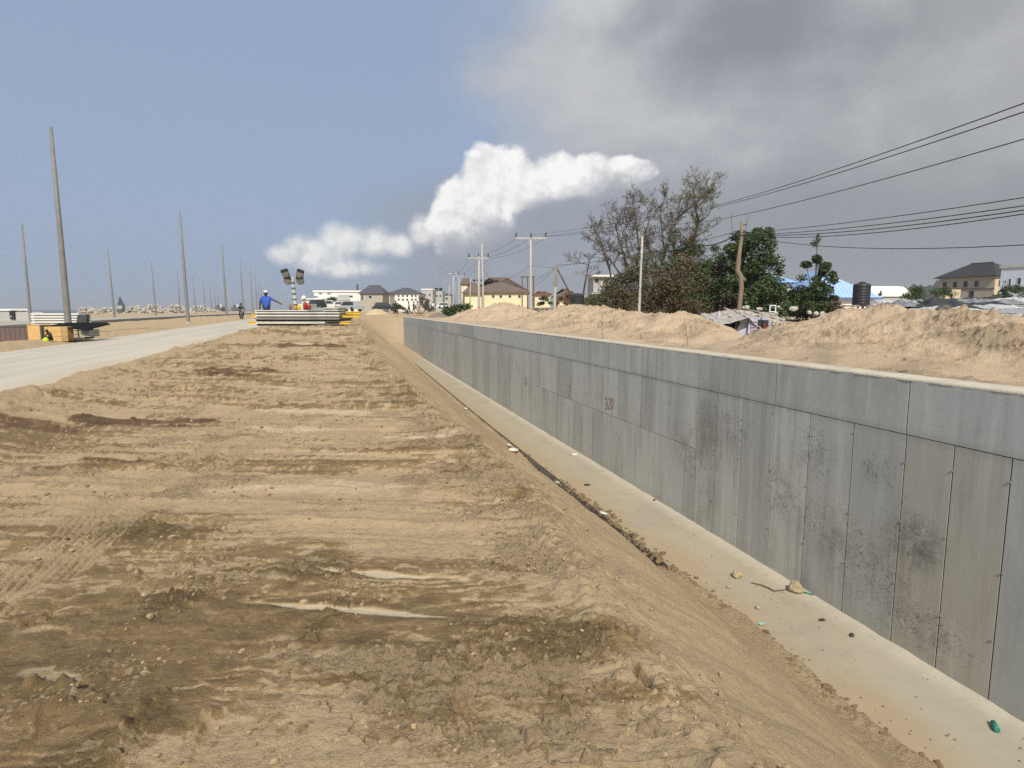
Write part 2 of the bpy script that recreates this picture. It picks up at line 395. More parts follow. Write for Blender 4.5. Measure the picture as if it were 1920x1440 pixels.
    h = h + lip*(.03+.10*np.clip(lp+.1, 0, 1)) + lip*.05*np.clip(.55-f1, 0, 1)*(id1 > .4)
    ck = np.abs(fbm(X*1.3+Y*.8, Y*.9, 3, 73)); h = h - .13*ss(.028, .0, ck)*np.exp(-((X-xc+.18)/.22)**2)
    # berm under the stacked panels
    bm = np.exp(-((Y-23.5)/2.2)**2)*ss(-4.6, -3.4, X); h = h + bm*(.10+.12*fbm(X*1.6, Y*1.6, 5, 74))
    h = h + .10*ss(-3.6, -4.4, X)*ss(12, 20, Y)*np.clip(fbm(X*1.8, Y*1.1, 4, 75)+.25, 0, 1)
    dw = -.10*n_a + .35*n_b + .4*n_l
    wetb = ss(-.22, .42, .60*fbm(S*.28, T*.9, 4, 81) + .35*n_b + (.30*n_e + .65*n_g + .35*(hs-.5)*rm + .30*(hs2-.5)*rm)*dist + .25*n_l - .22*riser + .20*fg*ss(-.6, -1.2, X-.4*T+.6) + .06)
    redb = ss(.20, .50, fbm(S*.45, T*1.3, 4, 82) + .2*n_b)*ss(5, 8, T)*.35
    for (px, py, rx, ry, k) in ((250, 786, 1.5, .42, 1.0), (420, 705, 2.2, .9, .8), (560, 672, 2.0, .9, .85), (225, 855, .5, .18, .8), (700, 705, 1.0, .8, .4), (90, 800, .9, .4, .7)):
        c = onz(px, py, .06 if py > 740 else .14); cs, ct = ruts(np.array([c[0]]), np.array([c[1]]))
        g = np.exp(-(((S-cs)/rx)**2+((T-ct)/ry)**2)); redb = np.maximum(redb, k*ss(.30, 1.0, g + .55*n_b + .55*n_g + .45*n_c))
        h = h + .05*k*g*np.clip(n_c+.4*n_b, -.3, 1)
    paleb = np.maximum(.55*gran, ss(.10, .50, fbm(S*.30+9, T*1.9, 4, 83)+.3*n_b-.5*n_g*dist)*(.4+.6*dist)*ss(-4.2, -1, X))
    # tyre prints
    for t in TY:
        for i in range(len(t)-1):
            a, b = t[i], t[i+1]; d = b-a; L = np.hypot(*d); d = d/L
            u = (X-a[0])*d[0]+(Y-a[1])*d[1]; v = -(X-a[0])*d[1]+(Y-a[1])*d[0]
            ins = (u > -.02) & (u < L+.02) & (np.abs(v) < .16)
            g = ss(.15, .11, np.abs(v))*ins
            pat = np.cos(v*2*pi/.050 + .8*np.sin(u*3.1+1) + 1.2*n_c)
            fade = ss(-.5, .0, fbm(X*1.1, Y*1.1, 2, 85))
            h = h*(1-.75*g*fade) + g*fade*(.011*pat - .010); wetb = wetb*(1-.5*g*fade) + g*fade*.25*(pat < -.2)
    silt_gleam = np.zeros_like(X)
    # puddles: shallow pans, sky reflection painted pale over the drying silt
    LEV.clear()
    for i, (a, b, w) in enumerate(PUD):
        e = pud_e(X, Y, a, b, w); c = (a+b)/2
        lev = float(np.mean(h[e < 1.5])) - .012 if (e < 1.5).any() else 0.0
        LEV.append(lev)
        sil_ = ss(1.35, .45, e + .5*n_c + .35*n_d); h = h*(1-.75*sil_) + .75*sil_*(lev+.006*n_d); silt_gleam = np.maximum(silt_gleam, (.72 if i < 2 else .52)*sil_); wetb = wetb + .30*ss(.9, 1.25, e)*ss(2.2, 1.4, e)
    z[bk] += h*m
    wet[bk] = wetb*m; red[bk] = redb*m; pale[bk] = paleb*m; rough[bk] = crum*m; sil = np.zeros_like(x); sil[bk] = silt_gleam*m
    # --- slope of the ditch: grains, rills, a furrow and the darker damp toe
    sl = (x > .6) & (x < 5.6) & (y > -2) & (y < 100)
    X = x[sl]; Y = y[sl]; xc = xcrest(X, Y); s = np.clip((X-xc)/(xslab(Y)-xc), 0, 1.15)
    on = ss(0, .06, s)
    g1 = fbm(X*5, Y*2.0, 4, 91); f1, e1, i1 = worley(X*17, Y*17, 92); f3, e3, i3 = worley(X*7, Y*7, 95)
    lo = ss(.45, .8, s + .16*pn(Y*.5, X*0, 93))
    h = .012*g1 + .035*fbm(X*1.1, Y*.8, 3, 94)*on + .026*np.clip(.5-f1, 0, 1)*(i1 > .52)*(.25+.75*lo) + .05*np.clip(.5-f3, 0, 1)*(i3 > .72)*ss(.72, .9, s)
    fur = np.exp(-((s-.50-.05*pn(Y*.4, 0*Y, 96))/.03)**2); h = h - .05*fur
    steep = np.exp(-((s-.05)/.05)**2); h = h + steep*.07*fbm(X*4, Y*2.6, 4, 97)
    z[sl] += h*on
    wet[sl] = np.where(s > 0, np.maximum(wet[sl]*(1-on), on*ss(75, 50, Y)*(.02+.40*ss(.5, .62, s+.06*g1)*(.6+.6*g1) + .25*steep)), wet[sl])
    rough[sl] = np.maximum(rough[sl], .6*on*lo); red[sl] = red[sl]*(1-on); pale[sl] = pale[sl]*(1-on)
    # --- sand either side of the road and beyond
    ot = (x < -4.5)
    X = x[ot]; Y = y[ot]; inr = ss(-13.4, -12.7, X)*ss(-4.9, -5.5, X)
    lum = fbm(X*1.1, Y*.6, 5, 101)
    z[ot] += (1-inr)*np.where(Y < 200, .12*lum + .05*fbm(X*4, Y*3, 3, 102), 0) - .06*inr
    z[ot] += .05*np.exp(-((X+4.75)/.28)**2)*(1+.8*fbm(X*2, Y*1.5, 3, 107))
    edge = np.exp(-((X+13.2)/.6)**2); z[ot] += edge*.10*np.clip(fbm(X*2, Y*1.1, 4, 103), -.2, 1)
    pale[ot] = ss(-.2, .5, fbm(X*.3, Y*.12, 3, 104))*.5; wet[ot] = ss(.2, .5, fbm(X*.5, Y*.2, 4, 105))*.25
    fy = (y >= 62)
    z[fy] += .10*fbm(x[fy]*.4, y[fy]*.3, 4, 106)*ss(62, 74, y[fy])*(y[fy] < 400)
    z[(x > 6.35) & (y < YEND+3)] -= .04
    V = np.stack([x, y, z], 1); Q = grid_quads(len(r), len(az))
    cx = x[Q].mean(1); cy = y[Q].mean(1)
    keep = (cx < 5.75) | ((x[Q].max(1) < 6.335) & (cy > 40)) | (cy > YEND+.3) | (cx > 66)
    Q = Q[keep]
    V, Q, at = compact(V, Q, {'wet': wet, 'red': red, 'pale': pale, 'crumb': rough, 'silt_gleam': sil})
    return V, Q, at

def soil_material(name, dry, damp, dark, palec, redc, clay=1.0):
    m, bs = new_mat(name); V = ocoord()
    def at(n):
        a = E.nt.nodes.new('ShaderNodeAttribute'); a.attribute_name = n; return E(a.outputs['Fac'])
    n1 = noise_tex(V, 1.3, 8, .62); n2 = noise_tex(mapping(V, (1, 1.0, 1), rot=(0, 0, .3)), 6.5, 8, .66); n3 = noise_tex(V, 30, 7, .72); n4 = noise_tex(V, 130, 4, .65)
    wet = at('wet'); red = at('red'); pale = at('pale')
    c = mixc(smth(.30, .72, n1*.5+n2*.5), dry, tuple(v*.80 for v in dry))
    c = mixc(smth(.30, .62, wet*.80 + (n2-.5)*1.25 + (n3-.5)*.85 + (n1-.5)*.3), c, damp)
    c = mixc(smth(.60, 1.0, wet*.75+(n2-.5)*.9+.08)*.8, c, dark)
    c = mixc(smth(.30, .80, red + (n2-.5)*.8 + (n3-.5)*.3)*.95, c, redc)
    c = mixc(smth(.35, .85, pale + (n2-.5)*.9 + (n3-.5)*.25)*.75, c, palec)
    c = mixc(smth(.53, .68, n3)*(.46+at('crumb')*.35), c, tuple(v*.50 for v in damp)); c = mixc(smth(.45, .32, n3)*(.34+at('crumb')*.45), c, tuple(min(1, v*1.22) for v in dry)); c = mixc(smth(.58, .76, n4)*.30, c, tuple(v*.6 for v in damp))
    sl_ = at('silt_gleam'); sm_ = smth(.25, .80, sl_ + (n2-.5)*.8 + (n3-.5)*.35)
    c = mixc(sm_*.9, c, mixc(smth(.35, .65, n2), (.50, .42, .30), (.42, .345, .23)))  # pale silty tone; sky reflection of the puddle water put into the colour
    E.nt.links.new(c, bs.inputs['Base Color'])
    E.nt.links.new((.96 - sm_*.42 - smth(.6, 1, wet)*.22).k, bs.inputs['Roughness']); bs.inputs['Specular IOR Level'].default_value = .18
    cr = at('crumb')
    bump((n2*.35 + n3*(cr*.8+.35) + n4*.22)*(1-sm_*.8), 1.0*clay, .05, bs)
    return m
M_soil = soil_material('damp_sandy_soil', (.465, .347, .212), (.275, .190, .096), (.138, .092, .046), (.57, .45, .305), (.130, .076, .040))
GV, GQ, GA = ground_sheet()
ground = mesh_np('ground', GV, GQ, M_soil, True, GA); tag(ground, kind='structure')
def gz(x, y): return float(macro(np.array([float(x)]), np.array([float(y)]))[0])

def strip(name, x0, x1, ys, zf, mat_, edge=.25, seed=3, nx=26):
    xs = np.linspace(0, 1, nx); U, Y = np.meshgrid(xs, ys)
    l = x0 + edge*fbm(Y*.5, 0*Y, 3, seed); rr = x1 + edge*fbm(Y*.45, 0*Y+3, 4, seed+5)
    X = l + (rr-l)*U; Z = zf(X, Y)
    return mesh_np(name, np.stack([X.ravel(), Y.ravel(), Z.ravel()], 1), grid_quads(len(ys), nx), mat_, True)
def road_material():
    m, bs = new_mat('dusty_concrete_paving'); V = ocoord()
    n1 = noise_tex(mapping(V, (1, .12, 1)), .9, 7, .6); n2 = noise_tex(V, 5, 7, .65); n3 = noise_tex(V, 70, 3, .6)
    sp = E.nt.nodes.new('ShaderNodeSeparateXYZ'); E.nt.links.new(V, sp.inputs[0]); X = E(sp.outputs[0])
    c = mixc(smth(.35, .68, n1), (.50, .455, .375), (.415, .385, .33))
    c = mixc(smth(.45, .75, n2)*.6, c, (.51, .44, .34))
    edge = smth(-6.4, -4.9, X + (n1-.5)*2.4) 
    c = mixc(edge*.75, c, (.47, .385, .265))
    c = mixc(smth(.50, .70, noise_tex(mapping(V, (1, .03, 1)), 1.6, 6, .6))*.45, c, (.36, .335, .29))
    c = mixc(smth(.60, .75, n3)*.25, c, (.30, .27, .22))
    E.nt.links.new(c, bs.inputs['Base Color']); bs.inputs['Roughness'].default_value = .9; bs.inputs['Specular IOR Level'].default_value = .2
    bump(n2*.4+n3*.3, .3, .02, bs); return m
M_road = road_material()
ysr = np.concatenate([np.linspace(-3, 40, 120), np.linspace(41, 140, 90), np.geomspace(142, 900, 40)])
tag(strip('road', -13.05, -4.75, ysr, lambda X, Y: zroad(Y, X)+.012*pn(X*.4, Y*.15, 9)+.02*np.cos((X+9)/4.2*pi/2), M_road, .30), kind='structure')
M_pave = mat('grey_far_paving', (.40, .37, .32), (.32, .30, .27), .6, .9)
tag(strip('far_carriageway', -41, -31.1, np.concatenate([np.linspace(20, 140, 60), np.geomspace(145, 900, 30)]), lambda X, Y: zroad(Y, X)-.12+0*X, M_pave, .3, 13, 6), kind='structure')
kb = MB()
M_kerb = mat('grey_kerb', (.30, .29, .27), (.20, .195, .185), 1.5)
kerb_root = empty('kerb_line', (0, 0, 0), 0, 'long low grey kerb along the near side of the far carriageway', 'kerb')
first = None
for i in range(40):
    y0 = 44+i*6.0
    if first is None: first = MB().box(-.15, 0, -.25, .15, 5.9, .22).build('kerb_length', M_kerb, kerb_root, loc=(-31.0, y0, -.20))
    else:
        k = first.copy(); link(k, kerb_root); k.location = (-31.0 + R.uniform(-.03, .03), y0, float(zroad(y0, -31))-.22)

# sea off to the left
msea, bs = new_mat('sea_water'); n = noise_tex(mapping(ocoord(), (.05, .2, 1)), 1.0, 5, .6)
E.nt.links.new(mixc(smth(.4, .7, n), (.06, .10, .13), (.10, .15, .18)), bs.inputs['Base Color']); bs.inputs['Roughness'].default_value = .35
bump(n, .4, .4, bs)
tag(MB().add([(-9000, -500, -1.6), (-96, -500, -1.6), (-96, 9000, -1.6), (-9000, 9000, -1.6)], [(0, 1, 2, 3)]).build('sea', msea), kind='structure')

# ------------------------------------------------------------------ footing slab and retaining wall
def slab_material():
    m, bs = new_mat('dusty_footing_concrete'); V = ocoord()
    n1 = noise_tex(V, .8, 7, .6); n2 = noise_tex(V, 5, 7, .65); n3 = noise_tex(V, 60, 3, .6)
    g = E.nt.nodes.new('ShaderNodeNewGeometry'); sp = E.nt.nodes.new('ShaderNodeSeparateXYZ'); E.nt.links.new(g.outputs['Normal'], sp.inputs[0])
    sp2 = E.nt.nodes.new('ShaderNodeSeparateXYZ'); E.nt.links.new(V, sp2.inputs[0])
    c = mixc(smth(.35, .68, n1), (.385, .332, .245), (.33, .29, .22))
    c = mixc(smth(.48, .66, n2)*.65, c, (.38, .31, .21)); c = mixc(smth(.55, .66, noise_tex(V, 2.6, 8, .7))*.5, c, (.30, .255, .19))
    c = mixc(smth(.54, .68, n3)*.4, c, (.27, .22, .15))
    c = mixc(smth(6.2, 4.0, E(sp2.outputs[1]) + (n1-.5)*3)*.5, c, (.35, .325, .265))
    c = mixc(smth(5.62, 5.98, E(sp2.outputs[0]) + (n2-.5)*.5)*.55, c, (.50, .455, .37))
    c = mixc(smth(5.35, 4.62, E(sp2.outputs[0]) + (n1-.5)*1.6 + (n2-.5)*.7)*.75, c, (.35, .262, .16))
    c = mixc(smth(.6, .3, E(sp.outputs[2])), c, (.20, .20, .195))  # upright side painted dark grey, its shade put into the colour
    E.nt.links.new(c, bs.inputs['Base Color']); bs.inputs['Roughness'].default_value = .92; bs.inputs['Specular IOR Level'].default_value = .2
    bump(n2*.5+n3*.4, .35, .02, bs); return m
M_slab = slab_material()
ys = np.concatenate([np.linspace(-3, 12, 160), np.linspace(12.2, 66, 160)])
xs_ = np.linspace(0, 1, 18); U, Yg = np.meshgrid(xs_, ys)
xe = xslab(Yg) - .02 + .015*fbm(Yg*1.5, 0*Yg, 3, 201)
Xg = xe + (XW+.05-xe)*U; Zg = ZB + .008*fbm(Xg*2, Yg*2, 3, 202) + .02*ss(.8, 1, U)*np.clip(fbm(Xg*3, Yg*2.5, 3, 203)+.4, 0, 1)
v1 = np.stack([Xg.ravel(), Yg.ravel(), Zg.ravel()], 1); q1 = grid_quads(len(ys), 18)
side = np.stack([np.concatenate([xe[:, 0]]*2), np.concatenate([ys]*2), np.concatenate([Zg[:, 0], np.full(len(ys), ZB-.45)])], 1)
i0 = np.arange(len(ys)-1); n_ = len(ys); q2 = np.stack([i0+n_, i0, i0+1, i0+n_+1], 1)[:, ::-1] + len(v1)
slab = mesh_np('footing_slab', np.concatenate([v1, side]), np.concatenate([q1, q2]), M_slab, False); tag(slab, kind='structure')

def wall_material(name, a, b, stain):
    m, bs = new_mat(name); V = ocoord()
    oi = E.nt.nodes.new('ShaderNodeObjectInfo'); rnd = E(oi.outputs['Random'])
    sp = E.nt.nodes.new('ShaderNodeSeparateXYZ'); E.nt.links.new(V, sp.inputs[0]); Y = E(sp.outputs[1]); Z = E(sp.outputs[2])
    n1 = noise_tex(V, 1.1, 7, .6); ns = noise_tex(mapping(V, (1, 5.0, .35)), 1.6, 7, .6); n2 = noise_tex(V, 7, 7, .68); n3 = noise_tex(V, 55, 4, .65)
    c = mixc(smth(.30, .70, n1*.45+ns*.40+n2*.15+(rnd-.5)*.42), a, b)
    c = mixc(smth(.56, .74, n2)*.28, c, tuple(v*.72 for v in a))
    # streaks running down from the lift joint, worse in places
    c = mixc(smth(.50, .70, ns+(n1-.5)*.5)*.42, c, stain); c = mixc(smth(.46, .32, ns)*.30, c, tuple(min(1, v*1.15) for v in a))
    # honeycombed strip and the veins spreading from it
    vo = E.nt.nodes.new('ShaderNodeTexVoronoi'); vo.feature = 'DISTANCE_TO_EDGE'; vo.inputs['Scale'].default_value = 11
    wv = E.nt.nodes.new('ShaderNodeVectorMath'); wv.operation = 'MULTIPLY_ADD'
    nz = E.nt.nodes.new('ShaderNodeTexNoise'); nz.inputs['Scale'].default_value = 6; nz.inputs['Detail'].default_value = 5; E.nt.links.new(V, nz.inputs['Vector'])
    E.nt.links.new(nz.outputs['Color'], wv.inputs[0]); wv.inputs[1].default_value = (.42, .42, .42); E.nt.links.new(V, wv.inputs[2])
    E.nt.links.new(wv.outputs[0], vo.inputs['Vector']); vein = E(vo.outputs['Distance'])
    def spot(y, z, ry, rz):
        d = E.op('SQRT', E.op('POWER', (Y-y)/ry, 2.0)+E.op('POWER', (Z-z)/rz, 2.0)); return smth(1.25, .35, d + (n1-.5)*.9 + (n2-.5)*.6)
    mask = None
    for k in ((8.95, -.55, .42, .9), (8.3, -.35, .5, .55), (9.6, -1.0, .7, .5), (8.95, -1.7, .35, .6), (6.6, -.35, .42, .40), (7.2, -1.05, .45, .5), (6.3, -1.35, .9, .42), (5.6, -1.6, .8, .5), (5.15, -1.05, .40, .50), (5.6, -.35, .3, .2), (5.0, -1.9, .7, .35)):
        s_ = spot(*k); mask = s_ if mask is None else E.op('MAXIMUM', mask, s_)
    core = spot(9.05, -.45, .36, .75); core2 = spot(5.0, -1.0, .36, .36)
    v = smth(.06, .0, vein + (n2-.5)*.16)*mask*smth(.32, .50, noise_tex(V, 4.5, 5, .6))
    c = mixc(mask*smth(.42, .68, noise_tex(V, 3.2, 8, .68))*.40, c, (.20, .195, .17)); c = mixc(v*.58, c, (.075, .073, .065)); c = mixc(smth(.42, .62, n3)*core*.55, c, (.11, .105, .09)); c = mixc(core*smth(.3, .6, n2)*.40, c, (.17, .165, .14))
    c = mixc(core2*smth(.35, .65, n2)*.65, c, (.105, .10, .095))
    # dark bleed under the lift joint and dust at the foot
    c = mixc(smth(.10, .0, E.op('ABSOLUTE', Z-.165)+(n2-.5)*.10)*.20, c, (.12, .12, .115))
    c = mixc(smth(-2.02, -2.28, Z+(n2-.5)*.25)*.35, c, (.33, .30, .24))
    E.nt.links.new(c, bs.inputs['Base Color'])
    E.nt.links.new((n2*.3+.62).k, bs.inputs['Roughness']); bs.inputs['Specular IOR Level'].default_value = .3
    bump(n2*.25+n3*.07 - v*.9 + mask*n2*.45, .40, .02, bs); return m
MW_grey = wall_material('grey_wall_concrete', (.505, .522, .492), (.400, .418, .402), (.29, .28, .245))
MW_blue = wall_material('blue_grey_wall_concrete', (.480, .502, .485), (.390, .412, .402), (.29, .29, .285))
MW_buff = wall_material('buff_wall_concrete', (.505, .492, .430), (.420, .412, .365), (.33, .29, .235))
M_recess = mat('dark_joint_recess', (.085, .085, .08), (.05, .05, .048), 6)
M_cope = mat('dusty_mortar_top', (.54, .49, .395), (.42, .375, .295), 2.5, .95, .5, 14)
wall = empty('retaining_wall', (XW, 20, ZB), 0, 'long grey board-marked concrete retaining wall rising from its footing on the right', 'wall')
def wl(mb, name, m, smooth=False):                 # wall parts are modelled in place; object origin stays at the world origin
    o = mb.build(name, m, wall, smooth); o.matrix_parent_inverse = Matrix.Translation((-XW, -20, -ZB)); return o
wl(MB().box(XW+.010, -3, ZB-.35, XW+.34, YEND, ZT-.004), 'core', M_recess)
# coping: lumpy line of mortar left along the top
yy = np.concatenate([np.linspace(-3, 20, 240), np.linspace(20.2, YEND+.02, 120)]); us = np.array([0, 0, .12, .3, .5, .7, .88, 1, 1])
Uc, Yc = np.meshgrid(us, yy); prof = np.array([-.02, .002, .012, .018, .018, .022, .016, .004, -.03])
Xc = XW-.003 + .352*Uc + .010*fbm(Yc*5, Uc, 3, 211); Zc = ZT-.004 + prof[None, :] + .010*fbm(Yc*4, Uc*2, 3, 212)*(Uc > 0)
oc = mesh_np('coping', np.stack([Xc.ravel(), Yc.ravel(), Zc.ravel()], 1), grid_quads(len(yy), 9), M_cope, True, parent=wall); oc.matrix_parent_inverse = Matrix.Translation((-XW, -20, -ZB))
def panel(y0, y1, z0, z1, m, name='panel'):
    g = .0065; d = R.uniform(-.0012, .0012)
    x0 = XW+d; b = .0012
    mb = MB(); ya, yb, za, zb = y0+g, y1-g, z0+g*.8, z1-g*.8
    front = [(x0, ya+b, za+b), (x0, yb-b, za+b), (x0, yb-b, zb-b), (x0, ya+b, zb-b)]
    rim = [(x0+b, ya, za), (x0+b, yb, za), (x0+b, yb, zb), (x0+b, ya, zb)]; back = [(XW+.012, ya, za), (XW+.012, yb, za), (XW+.012, yb, zb), (XW+.012, ya, zb)]
    fs = [(3, 2, 1, 0)]+[(i, (i+1) % 4, 4+(i+1) % 4, 4+i) for i in range(4)]+[(4+i, 4+(i+1) % 4, 8+(i+1) % 4, 8+i) for i in range(4)]
    return wl(mb.add(front+rim+back, fs), name, m)
ZL = .165
def ypx(px, py): return float(onx(px, py, XW)[1])
# upper lift
ups = [-3, 1.2, ypx(1707, 711), ypx(1457, 680), ypx(1310, 663), 13.3, ypx(1004, 625), 25.2, ypx(890, 611), ypx(861, 607.5), ypx(839, 605), ypx(825, 603)]
tops = [MW_blue, MW_blue, MW_grey, MW_grey, MW_grey, MW_blue, MW_blue, MW_grey, MW_blue, MW_grey, MW_blue]
for i in range(len(ups)-1): panel(ups[i], ups[i+1], ZL, ZT-.004, tops[i])
# boards of the lower lift, near section
near = [-3, .6, 2.0, 3.05] + [ypx(px, py) for px, py in ((1898, 865), (1790, 838), (1700, 817), (1602, 793), (1520, 773.5), (1453, 757), (1393, 743), (1345, 731.5), (1310, 723))]
nm = [MW_blue, MW_blue, MW_blue, MW_blue, MW_buff, MW_buff, MW_grey, MW_grey, MW_grey, MW_grey, MW_grey, MW_grey]
for i in range(len(near)-1): panel(near[i], near[i+1], ZB, ZL, nm[i])
# second section: two lifts of boards with a step at mid height
sec = [near[-1]] + [ypx(px, 650.5+(px-1004)*.236) for px in (1287, 1256, 1228, 1202, 1180, 1159, 1134, 1112, 1094, 1075, 1057, 1043, 1029, 1015)] + [ypx(1004, 650.5)]
ZM = -.93
for i in range(len(sec)-1):
    panel(sec[i], sec[i+1], ZM, ZL, [MW_grey, MW_grey, MW_blue][i % 3]); panel(sec[i], sec[i+1], ZB, ZM, [MW_grey, MW_blue, MW_grey][i % 3])
# third section and the far smooth section
y0 = sec[-1]; y1 = ypx(825, 616)
th = sorted([y0, y0+.9, y0+1.9, y0+2.9, y0+4.2, y0+5.2, y0+6.4, y0+7.7, y0+9.0] + [y0+10.4, y0+12, y0+13.6, y0+15.3, y0+17] + [y1])
th = [t for t in th if t <= y1+1e-6]
for i in range(len(th)-1): panel(th[i], th[i+1], ZB, ZL, [MW_grey, MW_blue, MW_grey, MW_grey][i % 4])
fs_ = [y1, y1+3.2, y1+6.8, ypx(782, 598), YEND-5, YEND]
fs_ = sorted(t for t in fs_ if t <= YEND)
for i in range(len(fs_)-1): panel(fs_[i], fs_[i+1], ZB, ZT-.004, MW_blue)
# tie cones left where the shutter bolts were
M_cone = mat('tie_cone_mortar', (.40, .39, .36), (.12, .12, .115), 30)
tie = None
for y in near[3:-1]+sec[::2]:
    for z in ((-.05, -.85, -1.6) if y < 9.2 else (-.3, -1.3)):
        loc = (XW-.006, y+R.uniform(-.02, .02), z+R.uniform(-.12, .12))
        if tie is None:
            tie = MB().lathe([(.014, -.02), (.012, .0015), (.007, .002), (.005, .0005)], 8).build('tie_cone', M_cone, wall)
        else: c = tie.copy(); link(c, wall); tie_ = c
        o = tie if tie.location.length == 0 and tie.rotation_euler.y == 0 else c
        o.matrix_parent_inverse = Matrix.Translation((-XW, -20, -ZB)); o.rotation_euler = (0, -pi/2, 0); o.location = loc
# the red painted marks
def strokes(paths, y, z, s, m, lab):
    mb = MB()
    for p in paths:
        pts = [(XW-.0062, y-u*s, z+v*s) for u, v in p]
        for a, b in zip(pts[:-1], pts[1:]):
            d = Vector(b)-Vector(a); n = Vector((0, -d.z, d.y)).normalized()*.011
            e = d.normalized()*.006
            mb.add([Vector(a)-n-e, Vector(b)-n+e, Vector(b)+n+e, Vector(a)+n-e], [(0, 1, 2, 3)])
    o = wl(mb, 'painted_mark', m); o['label'] = lab
M_red = mat('red_marking_paint', (.30, .10, .085), (.36, .20, .17), 40); M_redf = mat('faded_red_paint', (.30, .16, .145), (.31, .25, .23), 30)
three = [(0, .9), (.22, 1), (.42, .85), (.38, .6), (.15, .52), (.40, .45), (.45, .2), (.25, 0), (0, .08)]
two = [(0, .8), (.2, 1), (.42, .82), (.35, .55), (0, .02), (.45, 0)]; zero = [(.22, 1), (.02, .7), (.02, .3), (.22, 0), (.42, .3), (.42, .7), (.22, 1)]
sh = lambda p, k, q=0: [(u+k, v+q) for u, v in p]
yn = ypx(1135, 754); zn = float(onx(1135, 754, XW)[2])
strokes([sh(three, 0, -.15), [(.52, .22), (.56, .25)], sh(two, .68), sh(zero, 1.25)], yn, zn-.12, .27, M_red, 'red hand-painted figures 3.20 on the wall')
yn = ypx(1062, 733); zn = float(onx(1062, 733, XW)[2])
strokes([[(0, .95), (.05, .9)], [(.1, .35), (.15, .3)], [(.3, .1), (.3, .05)], sh(two, .6)], yn, zn-.1, .3, M_redf, 'faded red hand-painted figure 2 on the wall')
yn = ypx(985, 715); zn = float(onx(985, 715, XW)[2])
strokes([[(0, 1), (.05, 0)], [(.3, 1), (.28, .2), (.55, .15)], [(.55, 1), (.6, 0)]], yn, zn-.15, .3, M_redf, 'faded red hand-painted strokes on the wall')

# ------------------------------------------------------------------ backfill and sand heaps behind the wall
M_sand = soil_material('dry_yellow_sand', (.53, .405, .278), (.37, .268, .165), (.15, .100, .058), (.57, .45, .30), (.30, .18, .08), 1.1)
def polar(az0, az1, na, r):
    az = np.radians(np.linspace(az0, az1, na)); A, Rr = np.meshgrid(az, r); return (Rr*np.sin(A)).ravel(), (Rr*np.cos(A)).ravel()
def sand_detail(x, y, k=1.0):
    f1, e1, i1 = worley(x*4.2+.5*pn(x*3, y*3, 5), y*4.2, 301); f2, e2, i2 = worley(x*10, y*10, 302)
    n = fbm(x*.8, y*.8, 4, 303); n5 = fbm(x*2.6, y*2.6, 4, 304)
    msk = ss(-.15, .35, fbm(x*.7+4, y*.7, 3, 305))
    f3, e3, i3 = worley(x*20, y*20, 307)
    h = .15*n + .085*n5 + .028*fbm(x*9, y*9, 3, 308) + (.25+msk)*(.16*np.clip(.42-f1, 0, 1)*(i1 > .66) + .09*np.clip(.48-f2, 0, 1)*(i2 > .55) + .03*np.clip(.5-f3, 0, 1)*(i3 > .5) - .12*np.clip(.4-f1, 0, 1)*(i1 < .22))
    wet = ss(.05, .5, n + .4*n5)*.40 + .7*msk*((i1 < .22) & (f1 < .40)) + .75*(.3+msk)*(i2 > .84)*(f2 < .40) + .5*(i3 > .92)*(f3 < .4)  # hollows get their shade painted in as tone; some clods darker
    return h*k, wet, ss(.0, .5, fbm(x*.5+7, y*.5, 4, 306))*.6, msk
r = np.concatenate([np.linspace(6.3, 18, 150), np.geomspace(18.2, 92, 70)])
bx, by = polar(1.5, 84, 620, r)
hb, wb, pb, cb = sand_detail(bx, by, .55)
zb_ = macro(np.maximum(bx, 6.5), by) + hb*ss(6.35, 7.4, bx) - .03*ss(6.6, 6.3, bx) + .02*ss(6.4, 7, bx)
Q = grid_quads(len(r), 620); cx = bx[Q].mean(1); cy = by[Q].mean(1); Q = Q[(cx > 6.28) & (cx < 72) & (cy < YEND+1.2)]
V, Q, at = compact(np.stack([bx, by, zb_], 1), Q, {'wet': wb*.6, 'red': 0*wb, 'pale': pb, 'crumb': cb})
tag(mesh_np('backfill_ground', V, Q, M_sand, True, at), kind='structure')
def cp(px, py, d):                                   # crest point of a heap: direction, height, distance
    a, e = azel(px, py); return (d*sin(a), d*cos(a), HC + d*tan(e))
HEAPS = [
 ('low far sand heap beside the first utility poles behind the wall', [(cp(868, 588, 50), 2.2), (cp(905, 578, 49), 3.2), (cp(945, 566, 47), 4.0), (cp(972, 578, 45), 3.0)], (6, 26, 420, 40, 62)),
 ('long middle sand ridge behind the wall below the tangled brown bush', [(cp(1040, 582, 34), 3.6), (cp(1080, 571, 31), 4.2), (cp(1125, 575, 29), 4.0), (cp(1165, 583, 27), 3.8), (cp(1215, 588, 25), 3.4), (cp(1268, 588, 23), 3.2), (cp(1298, 602, 21.8), 1.9), (cp(1326, 622, 20.5), 1.0)], (12, 46, 620, 13, 40)),
 ('big lumpy sand mound at the right behind the wall', [(cp(1503, 640, 15.2), .55), (cp(1530, 613, 15.2), 1.3), (cp(1565, 594, 15.2), 2.3), (cp(1610, 581, 15), 3.0), (cp(1665, 576, 14.5), 3.8), (cp(1740, 578, 14), 3.8), (cp(1800, 580, 13.6), 3.8), (cp(1850, 588, 13.2), 3.4), (cp(1900, 602, 13), 3.2), (cp(1960, 625, 12.8), 3)], (29, 72, 760, 7.0, 22))]
